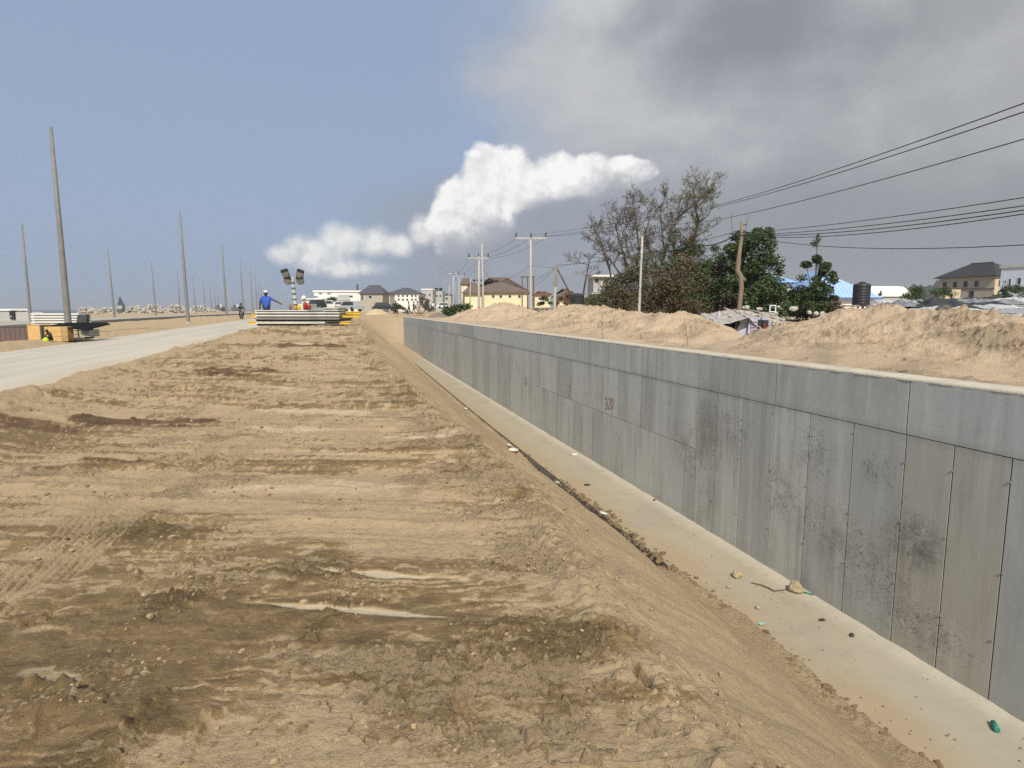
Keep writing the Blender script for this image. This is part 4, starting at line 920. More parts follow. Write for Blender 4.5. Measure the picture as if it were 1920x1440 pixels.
bare_tree('tall crooked bare tree with tufts of small leaves at its top', 1290, 600, 47, [([(1282, 600), (1286, 480), (1298, 450), (1302, 420), (1296, 398), (1300, 385)], .15, 4, 1.1), ([(1278, 520), (1262, 470), (1252, 440), (1262, 415), (1280, 400)], .12, 4, 1.0)], 61, 2200)
bare_tree('wide bare brown tree standing left of the tall crooked one', 1215, 600, 48, [([(1222, 600), (1226, 510), (1214, 470), (1205, 440), (1212, 418)], .12, 4, 1.0), ([(1196, 540), (1180, 485), (1172, 458), (1165, 440)], .10, 4, .95), ([(1230, 520), (1244, 480), (1236, 440), (1232, 405)], .11, 4, .95)], 62, 400)
bare_tree('spreading bare tree with many fine twigs between the leaning and the wide bare trees', 1185, 600, 49, [([(1186, 600), (1180, 520), (1166, 480), (1156, 450), (1150, 425)], .10, 4, .9), ([(1180, 540), (1150, 500), (1132, 478), (1122, 462)], .08, 4, .8), ([(1186, 530), (1196, 470), (1190, 430), (1186, 405)], .09, 4, .9)], 66, 260)
bare_tree('thin leaning bare tree at the left of the thicket, above the villa', 1150, 590, 52, [([(1152, 590), (1142, 510), (1130, 475), (1122, 450), (1114, 440)], .09, 3, .75)], 63)
bare_tree('small bent bare tree left of the leaning bare tree', 1090, 585, 54, [([(1088, 585), (1098, 520), (1102, 498), (1088, 494)], .09, 3, .75)], 64)

# ------------------------------------------------------------------ poles, wires
def straight_pole(label, px_t, py_t, px_b, py_b, depth, r0, r1, m, name='pole', cat='pole', group=None, n=8, below=.6):
    a = dep(px_b, py_b, depth); b = dep(px_t, py_t, depth); root = empty(name, a, 0, label, cat, group); d = b-a
    MB().tube([-(d.normalized()*below), (0, 0, 0), d*.5, d], [r0, r0, (r0+r1)/2, r1], n).build('shaft', m, root, True)
    return root, d
lampA = [((95, 238), (130, 630), 36.5), ((337, 398), (353, 604), 70), ((416, 457), (425, 594), 105), ((450, 487), (457, 590), 139), ((469, 503), (474, 587), 171), ((478, 515), (482, 586), 202), ((484, 524), (487, 585), 235), ((489, 530), (491.5, 584), 266)]
lampB = [((41, 420), (58, 607), 77), ((202, 467), (215, 599), 109), ((283, 491), (293, 594), 139), ((332, 508), (338, 588), 179), ((361, 516), (367, 585), 208), ((380, 522), (385, 584), 231), ((393, 529), (397, 583), 266), ((401, 533), (405, 583), 287), ((407, 537), (410, 582.5), 315)]
ordn = ['nearest', 'second', 'third', 'fourth', 'fifth', 'sixth', 'seventh', 'eighth', 'ninth']
M_polesteel = C_('dull_pole_steel', (.21, .21, .20), (.16, .16, .152), 2.5, .6, .1, 20)
for row, txt in ((lampA, 'tall bare grey lamp pole along the left edge of the near road'), (lampB, 'tall bare grey lamp pole in the farther row beyond the sand verge')):
    for i, (t, b, dp) in enumerate(row):
        lab = '%s %s' % (ordn[i], txt)
        if row is lampA and i == 0: lab = 'nearest and tallest bare grey lamp pole, beside the plywood boxes'
        if row is lampB and i == 0: lab = 'leftmost bare grey lamp pole rising behind the silver sheet stack'
        o, d = straight_pole(lab, t[0], t[1], b[0], b[1], dp, .19 if i else .20, .095, M_polesteel, 'lamp_pole', 'lamp pole', 'bare lamp poles along the roads')
        MB().box(-.22, -.22, -.25, .22, .22, .06).build('base_plate', M_conc, o)
def insul(mb, x, z, s): mb.lathe([(.03*s, z), (.07*s, z+.06*s), (.03*s, z+.1*s), (.07*s, z+.16*s), (.03*s, z+.2*s), (.05*s, z+.30*s)], 8, x, 0)
def crossarm_pole(label, px, top, base, depth, half_px, arm_py, n_ins, m, dbl=True, px_b=None):
    root, d = straight_pole(label, px, top, px_b or px, base, depth, .15, .11, m, 'utility_pole', 'utility pole', 'utility poles behind the wall', below=1.2)
    k = mpp(depth); L = half_px*k; z = (base-arm_py)*k; MMa = C_('pale_galvanised_arm', (.5, .5, .48), None, 4, .6)
    ar = MB().box(-L, -.16, z-.06, L, -.10, z+.06).build('crossarm', MMa, root); ar.rotation_euler = (0, 0, -YAW)
    if dbl: a2 = MB().box(-L, .10, z-.10, L*.98, .16, z+.02).build('crossarm', MMa, root); a2.rotation_euler = (0, 0, -YAW)
    for i in range(n_ins):
        mb = MB(); insul(mb, -L*.94+2*L*.94*i/(n_ins-1), z+.06, 1.5); o = mb.build('insulator', C_('dark_insulator', (.06, .05, .05), None, 5, .4), root); o.rotation_euler = (0, 0, -YAW)
    return root
crossarm_pole('concrete utility pole carrying a wide double crossarm', 995, 446, 600, 64, 29, 449, 3, M_conc)
crossarm_pole('square concrete utility pole with single crossarm, partly behind the taller timber pole', 898, 480, 592, 68, 19, 486, 3, M_conc, False)
crossarm_pole('distant white utility pole with crossarm, right one of the far pair', 861, 517, 585, 120, 11, 518, 3, M_conc, False)
crossarm_pole('distant utility pole with crossarm, left one of the far pair', 850, 513, 588, 130, 10, 514, 3, M_conc, False)
straight_pole('tall thin timber pole in front of the single crossarm', 903.5, 457, 907, 594, 58, .10, .07, M_conc, 'utility_pole', 'utility pole', 'utility poles behind the wall')
straight_pole('short leaning timber stake against the back of the far heap', 898, 575, 905, 592, 50, .10, .09, M_wood, 'stake', 'stake')
straight_pole('slim far white pole beside the cream gable', 882, 522, 881, 580, 100, .10, .07, M_conc, 'utility_pole', 'utility pole', 'utility poles behind the wall')
straight_pole('thin bare pole in the far scrub, leftmost of the distant poles', 842, 535, 842, 588, 140, .12, .09, M_conc, 'utility_pole', 'utility pole', 'utility poles behind the wall')
straight_pole('thin steel pipe standing in the far scrub', 853, 528, 853, 590, 70, .05, .04, M_steel, 'pipe_post', 'post')
straight_pole('slim pale concrete pole in front of the tangled bush', 1204.5, 443, 1198, 590, 38, .085, .06, M_conc, 'utility_pole', 'utility pole', 'utility poles behind the wall', below=1.5)
o, d = straight_pole('short timber pole with pale painted foot and crooked top', 1043.5, 497, 1039, 578, 46, .12, .08, M_wood, 'utility_pole', 'utility pole', 'utility poles behind the wall', below=.8)
MB().tube([(0, 0, -.4), d*.5], [.13, .115], 8).build('painted_foot', M_conc, o)
k = mpp(46)
MB().tube([d*.95, d*.7+Vector((.5, 0, 0)), d*.35+Vector((1.3, .2, .0)), Vector((2.6, .3, 1.1))], [.05, .06, .06, .05], 6).build('bent_branch', M_bark, o)
MB().box(-.25, -.3, -.9, .25, .3, .85).build('pole_foot', M_conc, [x for x in COL.objects if x.get('label', '').startswith('concrete utility pole carrying')][0], loc=(1.15*.35+.5, -.1, 0))
# crooked wooden pole
D = 30; k = mpp(D); a = dep(1381, 632, D); wp = empty('wooden_pole', a, -YAW, 'crooked debarked tree-trunk pole carrying the cables', 'utility pole', 'utility poles behind the wall')
pts = [((px-1381)*k, 0, (632-py)*k) for px, py in ((1381, 650), (1381, 625), (1384, 575), (1386, 540), (1384, 520), (1377, 508), (1379, 480), (1382, 445), (1381, 420))]
M_peel = C_('debarked_wood', (.25, .195, .14), (.17, .13, .095), 4, .85, .4, 15, stretch=(4, 4, .5))
MB().tube(pts, [.125, .12, .115, .115, .135, .12, .10, .085, .075], 9).build('shaft', M_peel, wp, True)
MB().tube([((1387-1381)*k, -.05, (632-524)*k), ((1392-1381)*k, -.08, (632-527)*k)], [.10, .05], 7).build('branch_stub', M_peel, wp)
MB().tube([(0, 0, (632-428)*k), ((1389-1381)*k, -.1, (632-424)*k)], [.03, .03], 5).build('bracket', M_darksteel, wp)
for q0 in (((1366, 440), (1362, 415), (1364, 400)), ((1388, 440), (1394, 412), (1396, 405))):
    MB().tube([((x-1381)*k, .05, (632-y)*k) for x, y in q0], [.02, .014, .008], 4).build('dry_shoot', M_twig, wp)
def cable(label, pts, r=.016, sag=.0):
    P = []
    for a, b in zip(pts[:-1], pts[1:]):
        for i in range(14):
            t = i/14; p = a.lerp(b, t); p.z -= sag*4*t*(1-t); P.append(p)
    P.append(pts[-1]); o = P[0].copy(); mb = MB(); mb.tube([p-o for p in P], r, 5)
    return tag(mb.build('power_cable', M_wire, None, True, o), label, 'cable', 'overhead cables')
far = lambda px, py: dep(px, py, 64)
cable('upper of the two steep cables climbing to the top right corner', [far(995, 441), dep(1340, 386, 30), dep(1960, 179, 11)], .012, .12)
cable('lower of the two steep cables climbing to the top right corner', [far(1018, 444), dep(1340, 389, 30), dep(1960, 196, 11)], .012, .12)
cable('single cable running below the steep pair towards the right edge', [far(971, 446), dep(1340, 413, 30), dep(1960, 249, 12)], .012, .12)
for (pa, pb, lab, s, rr) in (((1381, 437), (1960, 364), 'topmost cable leaving the crooked wooden pole to the right', .12, .012), ((1381, 441), (1960, 380), 'second cable leaving the crooked wooden pole to the right', .15, .013), ((1381, 441), (1960, 388), 'third cable leaving the crooked wooden pole to the right', .22, .014), ((1381, 442), (1960, 395), 'fourth cable leaving the crooked wooden pole to the right', .28, .013), ((1400, 443), (1960, 457), 'lowest slack cable sagging nearly level to the right edge', .30, .012)):
    cable(lab, [dep(*pa, 30), dep(*pb, 14)], rr, s)
cable('thick cable bundle from crooked wooden pole back through the bare trees', [dep(1381, 441, 30), dep(1300, 458, 40), dep(1215, 470, 46)], .032, .25)
cable('thin cable from the crooked wooden pole behind the tall bare tree', [dep(1381, 434, 30), dep(1043, 497, 46)], .014, .3)
for (a, b, lab) in (((968, 447, 64), (880, 485, 68), 'left cable between the two nearest crossarms'), ((990, 450, 64), (898, 485, 68), 'middle cable between the two nearest crossarms'), ((1018, 450, 64), (916, 485, 68), 'right cable between the two nearest crossarms'),
                    ((880, 486, 68), (851, 517, 120), 'left cable from single crossarm to the far pair of poles'), ((898, 486, 68), (861, 517, 120), 'middle cable from single crossarm to the far pair of poles'), ((916, 486, 68), (871, 517, 120), 'right cable from single crossarm to the far pair of poles'),
                    ((995, 496, 64), (1075, 494, 60), 'level cable from crossarm pole to the left bare branches'), ((995, 497, 64), (906, 536, 58), 'low cable sloping left from crossarm pole over the brown roof'), ((1040, 502, 46), (1000, 527, 80), 'upper cable from short timber pole to the steel portal'), ((1040, 505, 46), (1000, 538, 80), 'lower cable from short timber pole to the steel portal'), ((905, 500, 58), (932, 545, 100), 'thin stay cable sloping from timber pole to the brown roof')):
    cable(lab, [dep(*a), dep(*b)], .014, .35 if 'crossarm' in lab else .1)

# ------------------------------------------------------------------ left verge: boxes, sheets, kiosk, far structures
def at(px, py, depth): return dep(px, py, depth)
D = 31; k = mpp(D)
mr = empty('maroon_container', at(28, 641, D), -YAW, 'faded maroon sheet-metal container at the left edge of the frame', 'container')
MB().box(-60*k, 0, -.05, 25*k, 1.6, 28*k).build('body', M_brown, mr); MB().box(-60*k-.03, -.03, 28*k+.002, 25*k+.03, 1.63, 29.3*k).build('lid', M_darksteel, mr)
rb = MB()
for i in range(9): MB().box(-56*k+i*9.4*k, -.02, .02, -56*k+i*9.4*k+.05, -.001, 27.5*k).build('rib', M_brown, mr)
pb = empty('plywood_box', at(65, 640, D-.4), -YAW, 'upright orange plywood box next to the maroon container', 'box')
MB().box(-11.5*k, 0, 0, 11.5*k, .7, 30*k).build('body', M_ply, pb); MB().box(-12.2*k, -.02, 30*k+.001, 12.2*k, .72, 31*k).build('lid', M_ply, pb); MB().box(11.5*k+.001, .0, 0, 14.5*k, .5, 28*k).build('side_batten', M_darksteel, pb)
cr = empty('timber_crate', at(101, 640, D-.2), -YAW, 'pale wooden crate behind the crouching worker, under black sheet', 'crate')
MB().box(-22*k, .02, 0, 17*k, .8, 27*k).build('body', M_ply, cr)
for z0 in (0, 9.2, 18.4):
    for x0, x1 in ((-22*k, 15.6*k), (16*k, 27*k)): MB().box(x0, -.01 if x0 < 0 else .0, z0*k, x1, .019, (z0+8.8)*k).build('plank', M_ply if x0 < 0 else C_('shaded_plank', (.44, .30, .14), None, 3, .8), cr)
kn = empty('black_awning', at(128, 612, D+.3), -YAW, 'low black sheet awning sheltering the crate and pallets', 'awning')
MB().hexa([(-48*k, .1, -.3*k), (40*k, -.25, -7*k), (38*k, 1.8, 2*k), (-48*k, 1.8, 2*k)], [(-48*k, .1, 1*k), (40*k, -.25, -6*k), (30*k, 1.8, 6*k), (-48*k, 1.8, 6*k)]).build('sheet', C_('matt_black_sheet', (.010, .010, .011), (.016, .016, .017), 2, .95, spec=.05), kn)
for x in (10*k, 24*k): MB().tube([(x, .3, -26*k), (x, .3, -3*k)], .03, 5).build('post', M_darksteel, kn)
MB().box(6*k, .9, -24*k, 22*k, 1.0, -3*k).build('back_sheet', M_darksteel, kn)
pl = empty('pallet_stack', at(160, 631, D+.4), -YAW, 'short stack of grey slatted pallets under the right end of the awning', 'pallets')
for i in range(5): MB().box(-9*k, 0, i*2.5*k, 9*k, .8, i*2.5*k+1.3*k).build('slat', M_panel, pl)
for s in (-8, 7): MB().box(s*k, .05, -.02, (s+1.2)*k, .75, 13*k).build('bearer', M_darksteel, pl)
D = 46; k = mpp(D); nm_ = ['lowest', 'second', 'third', 'fourth', 'topmost']
for i in range(5):
    st_ = empty('roofing_sheet', at(106, 612, D) + Vector((0, 0, i*4.9*k)), -YAW + R.uniform(-.01, .01), '%s long silver steel sheet in the stack behind the plywood boxes' % nm_[i], 'steel sheet', 'silver sheet stack')
    off = R.uniform(-1, 1)*k
    MB().box(-46*k+off, .25, 0, 43*k+off, 1.3, 1.6*k).build('dark_gap_fill', M_darksteel, st_); MB().box(-47*k+off, 0, 1.6*k+.001, 44*k+off, 1.3, 4.85*k).build('sheet', C_('bright_zinc', (.66, .66, .62), (.56, .56, .53), 2, .5), st_)  # dark filler paints the shade in the gaps between bright sheets
tk = MB(); o = tag(MB().hexa([(-.30, -.3, -.3), (.34, -.25, -.3), (.30, .4, -.3), (-.28, .4, -.3)], [(-.22, -.2, .30), (.42, -.22, .42), (.38, .3, .40), (-.24, .3, .34)]).build('black_sack', M_tarpb, None, False, at(154, 600, D-.6)), 'black sack leaning on the right end of the silver sheets', 'sack')
D = 90; k = mpp(D)
gw = empty('site_wall', at(38, 598, D), -YAW, 'low grey block wall with dark doorway at the far left', 'wall')
MB().box(-60*k, 0, -.5, 44*k, .3, 13*k).build('wall', M_greywall, gw); MB().box(-17*k, -.25, 0, -8*k, .28, 15.5*k).build('door', M_black, gw); MB().ball((-13.6*k, -.3, 4.5*k), 1.2*k, 6, 4).build('white_patch', M_white, gw)
wr = empty('site_cabin', at(-6, 596, D+8), -YAW, 'white-roofed site cabin behind the grey block wall', 'cabin'); k2 = mpp(D+8)
MB().box(-40*k2, 0, -.5, 28*k2, 3, 13*k2).build('wall', M_greywall, wr); MB().hexa([(-41*k2, -.4, 13*k2+.01), (31*k2, -.4, 13*k2+.01), (31*k2, 3.4, 14*k2), (-41*k2, 3.4, 14*k2)], [(-41*k2, -.4, 14*k2), (31*k2, -.4, 14*k2), (27*k2, 3.4, 17*k2), (-41*k2, 3.4, 17*k2)]).build('roof', M_white, wr)
# rock armour heaps along the shore
def rock_pile(label, px0, px1, base, top, depth, n, seed):
    q = random.Random(seed); k = mpp(depth); c = (px0+px1)/2; mb = MB()
    for i in range(n):
        x = q.uniform(px0, px1); t = 1-abs((x-c)/((px1-px0)/2))**2.5; z = q.random()*t*(base-top)*(.75+.25*sin(x*.13+seed)); s = q.uniform(1.0, 2.6)*k
        mb.ball(((x-c)*k, q.uniform(0, 6), z*k), s, 5, 3, .3, i*7+seed, (1, 1, .8))
    o = mb.build('rock_pile', C_('pale_quarry_rock', (.52, .48, .42), (.38, .345, .30), .4, .95), None, False, at(c, base, depth)); o.rotation_euler = (0, 0, -YAW)
    tag(o, label, kind='stuff')
rock_pile('pale rock heap left of the dredger', 132, 214, 594, 572, 235, 620, 1); rock_pile('pale rock heap right of the dredger', 222, 312, 592, 568, 245, 800, 2); rock_pile('low pale rock heap farther along the shore', 296, 352, 588, 571, 300, 380, 3); rock_pile('last low rocks along the shore', 345, 405, 585, 573, 380, 260, 4)
dg_ = empty('dredger', at(222, 583, 420), -YAW, 'dark dredger with tall pointed tower lying off the rocks', 'ship'); k = mpp(420)
MB().hexa([(-6*k, 0, -2), (6*k, 0, -2), (5*k, 6, -2), (-5*k, 6, -2)], [(-8*k, 0, 4*k), (8*k, 0, 4*k), (7*k, 6, 4*k), (-7*k, 6, 4*k)]).build('hull', M_darksteel, dg_); MB().box(-4*k, 1, 4*k, 5*k, 5, 10*k).build('deckhouse', M_greywall, dg_)
MB().hexa([(-4*k, 1.5, 10*k), (5*k, 1.5, 10*k), (5*k, 4, 10*k), (-4*k, 4, 10*k)], [(-.6*k, 2.5, 26*k), (.6*k, 2.5, 26*k), (.6*k, 3, 26*k), (-.6*k, 3, 26*k)]).build('tower', C_('blue_black_steel', (.05, .06, .09), None, 2, .6), dg_); MB().box(3*k, 1.6, 10*k, 7*k, 3, 14*k).build('crane_base', M_darksteel, dg_)
for px, lab in ((409, 'small far ship on the horizon, left one'), (440, 'small far ship on the horizon right of the lamp poles')):
    sh_ = empty('ship', at(px, 579, 700), -YAW, lab, 'ship', 'far ships'); k = mpp(700)
    MB().hexa([(-6*k, 0, -3), (6*k, 0, -3), (6*k, 9, -3), (-6*k, 9, -3)], [(-7*k, 0, 3*k), (8*k, 0, 3*k), (8*k, 9, 3*k), (-7*k, 9, 3*k)]).build('hull', M_darksteel, sh_)
    MB().box(3*k, 1, 3*k, 6*k, 7, 8*k).build('deckhouse', M_white, sh_)
    for x in (-4, -1, 1.6): MB().box(x*k, 2, 3*k, (x+1)*k, 4, 7*k).build('crane', M_darksteel, sh_)

# ------------------------------------------------------------------ stack of formwork panels, yellow beams, light tower
D = 27.0; k = mpp(D)
S0 = at(558, 612, D)
lev = [('lowest pale', 0.0), ('second', 5.2), ('third', 10.4), ('fourth', 15.4), ('topmost', 20.4)]
def form_panel(label, x0, x1, z, h, zrot, m_face, m_web):
    root = empty('formwork_panel', S0 + Vector((0, 0, z*k)), -YAW + zrot, label, 'formwork panel', 'formwork panels stacked at the end of the bank')
    MB().box(x0*k, -.02, 0, x1*k, 2.4, h*.10*k).build('bottom_sheet', m_face, root)
    MB().box(x0*k+.05, .22, h*.10*k+.001, x1*k-.05, 2.3, h*.55*k).build('core', m_web, root)  # dark core colours paint in the shade of the gaps between sheets
    MB().box(x0*k, -.03, h*.55*k+.001, x1*k, 2.4, h*.98*k).build('top_sheet', m_face, root)
    n = 9
    for i in range(n):
        x = (x0+2+(x1-x0-4)*i/(n-1))*k; MB().box(x-.03, .06, h*.10*k+.002, x+.03, .2, h*.55*k-.001).build('stiffener', M_darksteel, root)
    return root
M_bright = C_('bright_form_steel', (.66, .65, .60), (.50, .48, .44), 2.2, .6, .2, 12)
form_panel('lowest formwork panel in the stack, pale and dusty', -78, 52, 0, 9, .0, C_('dusty_pale_sheet', (.58, .55, .48), (.44, .41, .35), 2.5, .8, .2, 15), C_('dusty_core', (.42, .40, .35), None, 3, .8))
form_panel('second formwork panel from the bottom, dark grey rails', -79, 78, 9.2, 6.2, .004, C_('dull_grey_sheet', (.20, .195, .18), (.13, .125, .115), 2, .6), M_darksteel)
form_panel('third formwork panel from the bottom with bright top rail', -78, 79, 15.6, 5.6, -.006, M_bright, M_black)
form_panel('fourth formwork panel with bright flanges and black gap', -78, 80, 21.4, 5.2, .003, M_bright, M_black)
form_panel('topmost short formwork panel covering the left half', -79, 20, 26.8, 3.6, -.012, M_bright, M_darksteel)
tbx = empty('plate_pile', S0+Vector((0, 0, 26.8*k)), -YAW, 'short dark plates piled on the right end of the panel stack', 'plates')
tbx.location += Vector((65*k*cos(YAW), -65*k*sin(YAW), 0))
for i, m in enumerate((M_black, M_panel, M_darksteel, M_panel)): MB().box(-14*k, 0, i*2.2*k, 14*k, 1.2, i*2.2*k+1.9*k).build('plate', m, tbx)
for (x0, x1, z, yy_, lab) in ((74, 112, 16.5, .5, 'long yellow beam end at the right of the panel stack, middle height'), (72, 108, 23.0, 1.1, 'upper yellow beam end at the right of the panel stack'), (78, 96, 4.2, .3, 'lowest yellow beam end at the right of the panel stack'), (-96, -76, 17.5, .5, 'upper yellow beam end at the left of the panel stack'), (-96, -74, 4.5, .2, 'lower yellow beam end at the left of the panel stack'), (-92, -77, 25.0, .9, 'topmost yellow beam end at the left of the panel stack')):
    b = empty('yellow_beam', S0+Vector((0, 0, z*k))+Vector((sin(YAW)*yy_, cos(YAW)*yy_, 0)), -YAW, lab, 'beam', 'yellow timber beams under the panels')
    MB().box(x0*k, -.05, 0, x1*k, .05, 1.1*k).build('flange', M_yel, b); MB().box(x0*k, -.02, 1.1*k+.001, x1*k, .02, 3.6*k).build('web', M_yel, b); MB().box(x0*k, -.05, 3.6*k+.001, x1*k, .05, 4.7*k).build('flange', M_yel, b)
# loose steel laid in front
for i, (px, py, L, lab) in enumerate(((512, 617, 1.4, 'thin steel bar lying in the sand before the stack'), (612, 609, .9, 'dark oily plate lying at the right foot of the stack'))):
    tag(MB().box(-L/2, -.03 if i == 0 else -.3, 0, L/2, .03 if i == 0 else .3, .05).build('steel_bar' if i == 0 else 'steel_plate', M_darksteel, None, False, at(px, py, 25.5)), lab, 'steel bar' if i == 0 else 'plate')
D = 30; k = mpp(D); L0 = at(556, 585, D)
lt = empty('light_tower', L0, -YAW, 'mobile light tower with four floodlights on a leaning ribbed mast', 'light tower')
P = lambda px, py, y=0: ((px-556)*k, y, (585-py)*k)
MB().box(*((562-556)*k, -.1, -.45), *((584-556)*k, .9, (585-570)*k)).build('trailer_body', C_('white_enamel', (.66, .65, .60), None, 4, .5), lt)
MB().box((583-556)*k+.01, .0, -.45, (612-556)*k, .8, (585-577)*k).build('engine_cover', C_('grey_enamel', (.34, .35, .33), None, 4, .5), lt)
mp_ = [P(555, 588), P(553.5, 560), P(551.5, 540), P(550.5, 520)]
for i in range(3): MB().tube([mp_[i], mp_[i+1]], [.085-.012*i, .085-.012*i], 8).build('mast_section', C_('pale_mast_steel', (.55, .54, .50), None, 4, .5), lt)
for t in np.linspace(.08, .9, 6):
    x, y = 555-3.6*t, 588-62*t; MB().lathe([(.105, 0), (.105, .07)], 8).build('mast_collar', M_darksteel, lt, loc=P(x, y))
MB().tube([P(541, 523), P(563, 523)], .03, 6).build('lamp_bar', M_steel, lt)
for (px, py, tl) in ((539.5, 515, -.25), (542.5, 528, .1), (566, 515.5, .35), (566, 528, 0)):
    lp = MB(); lp.xf = Matrix.Translation(P(px, py)) @ Matrix.Rotation(tl, 4, 'Y') @ Matrix.Rotation(radians(78), 4, 'X')
    lp.lathe([(.06, -.14), (.15, -.10), (.185, .03), (.19, .10), (.175, .10)], 14); o = lp.build('floodlight', M_darksteel, lt)
    le = MB(); le.xf = lp.xf; le.lathe([(.17, .075), (.172, .092), (.10, .098), (.01, .10)], 14); le.build('lens', M_lens, o)
    vi = MB(); vi.xf = lp.xf; vi.add([(-.19, .08, .10), (.19, .08, .10), (.17, .20, .16), (-.17, .20, .16), (-.19, .08, .12), (.19, .08, .12), (.17, .21, .17), (-.17, .21, .17)], [(0, 1, 2, 3), (7, 6, 5, 4), (0, 4, 5, 1), (2, 6, 7, 3)]); vi.build('visor', M_black, o)
MB().tube([P(558, 572, .3), P(575, 571, .3)], .05, 6).build('cross_tube', M_steel, lt)
zt = S0.z+30.6*k*.95
def on_stack(px, dy): 
    p = S0 + Vector(((px-558)*mpp(27)*cos(YAW)+sin(YAW)*dy, -(px-558)*mpp(27)*sin(YAW)+cos(YAW)*dy, 0)); p.z = S0.z+26.8*mpp(27)+(.094 if px < 578 else 0); return p
def can(label, px, dy, r, h, m, name='jerrycan', cat='can'):
    o = MB().lathe([(r, 0), (r, h*.82), (r*.55, h*.93), (r*.3, h*.94), (r*.3, h)], 10).build(name, m, None, True, on_stack(px, dy)); return tag(o, label, cat)
can('yellow plastic jerrycan, right one by the light tower', 557, .35, .075, .24, M_yel); can('mustard jerrycan left of the yellow one', 550.5, .35, .07, .20, C_('mustard_plastic', (.40, .27, .05), None, 5, .5)); can('brown bottle-shaped can at the left of the jerrycans', 541.5, .3, .07, .27, C_('brown_plastic', (.24, .15, .09), None, 5, .5))
can('dark red gas bottle standing on the stack', 567, .5, .095, .36, M_redcan, 'gas_bottle', 'gas bottle'); can('shorter dark red can right of the gas bottle', 574, .5, .085, .26, M_redcan)
tag(MB().box(-.05, 0, 0, .05, .3, .36).build('white_post', C_('white_enamel', (.66, .65, .60), None, 4, .5), None, False, on_stack(561.5, .55)), 'white upright box between jerrycan and gas bottle', 'box')
wb = empty('globe_lamp', at(571, 590, 32), -YAW, 'white globe on a thin post above the red cans', 'globe'); k = mpp(32)
MB().tube([(0, 0, -.3), (0, 0, 27*k)], .03, 6).build('post', M_steel, wb); MB().ball((0, 0, 31*k), .13, 12, 8).build('globe', M_white, wb, True)

# ------------------------------------------------------------------ cars
def car(label, px, base, depth, m, rz, group='cars parked before the white building', big=False):
    r_ = empty('parked_car', at(px, base, depth), rz, label, 'car', group); L, W, H = (4.7, 1.9, 1.75) if big else (4.4, 1.75, 1.5)
    b = MB(); b.hexa([(-L/2, -W/2, .32), (L/2, -W/2, .32), (L/2, W/2, .32), (-L/2, W/2, .32)], [(-L/2+.1, -W/2+.03, H*.55), (L/2-.12, -W/2+.03, H*.52), (L/2-.12, W/2-.03, H*.52), (-L/2+.1, W/2-.03, H*.55)]); b.build('body', m, r_)
    c = MB(); c.hexa([(-L*.44, -W/2+.06, H*.55), (L*.26, -W/2+.06, H*.54), (L*.26, W/2-.06, H*.54), (-L*.44, W/2-.06, H*.55)], [(-L*.36, -W/2+.2, H), (L*.10, -W/2+.2, H), (L*.10, W/2-.2, H), (-L*.36, W/2-.2, H)]); cb = c.build('cabin', m, r_)
    for s in (-1, 1): MB().hexa([(-L*.38, s*(W/2-.055), H*.6), (L*.19, s*(W/2-.055), H*.6), (L*.19, s*(W/2-.07), H*.6), (-L*.38, s*(W/2-.07), H*.6)], [(-L*.33, s*(W/2-.165), H*.93), (L*.09, s*(W/2-.165), H*.93), (L*.09, s*(W/2-.18), H*.93), (-L*.33, s*(W/2-.18), H*.93)]).build('side_window', M_glass, cb)
    MB().hexa([(L*.265, -W/2+.12, H*.57), (L*.27, W/2-.12, H*.57), (L*.25, W/2-.12, H*.57), (L*.25, -W/2+.12, H*.57)], [(L*.125, -W/2+.24, H*.95), (L*.125, W/2-.24, H*.95), (L*.11, W/2-.24, H*.95), (L*.11, -W/2+.24, H*.95)]).build('windscreen', M_glass, cb)
    for x in (-L*.32, L*.32):
        for s in (-1, 1):
            w_ = MB(); w_.xf = Matrix.Translation((x, s*(W/2-.1), .34)) @ Matrix.Rotation(pi/2, 4, 'X'); w_.lathe([(.20, -.1), (.34, -.09), (.34, .09), (.20, .1)], 12); o = w_.build('wheel', M_black, r_)
    for s in (-.6, .6): MB().box(L/2-.16, s-.16, H*.40, L/2-.03, s+.16, H*.48).build('headlight', M_lens, r_)
    return r_
M_cw = C_('white_car_paint', (.70, .70, .69), None, 3, .3, spec=.5); M_cd = C_('dark_car_paint', (.03, .032, .036), None, 3, .3, spec=.5); M_cs = C_('silver_car_paint', (.40, .41, .42), None, 3, .3, spec=.5)
car('dark car facing the camera left of the white sport utility cars', 592, 579, 120, M_cd, -YAW-1.9, big=True); car('white sport utility car beside the dark car', 603, 579, 125, M_cw, -YAW-1.2, big=True); car('white car with dark windows, third from the left of the row', 620, 579, 128, M_cw, -YAW, big=True); car('white car at the right end of the row before the white building', 644, 579, 126, M_cw, -YAW+.2); car('silver car behind the right end of the panel stack', 655, 584, 90, M_cs, -YAW+2.6)
car('dark car parked by the block house next to a small sand heap', 722, 583, 110, M_cd, -YAW+.3, 'cars parked at the end of the site'); car('silver car in front of the pale flat blocks', 800, 580, 150, M_cs, -YAW, 'cars parked at the end of the site'); car('pale car at the far end of the track before the grey shed', 836, 579, 150, M_cw, -YAW, 'cars parked at the end of the site')
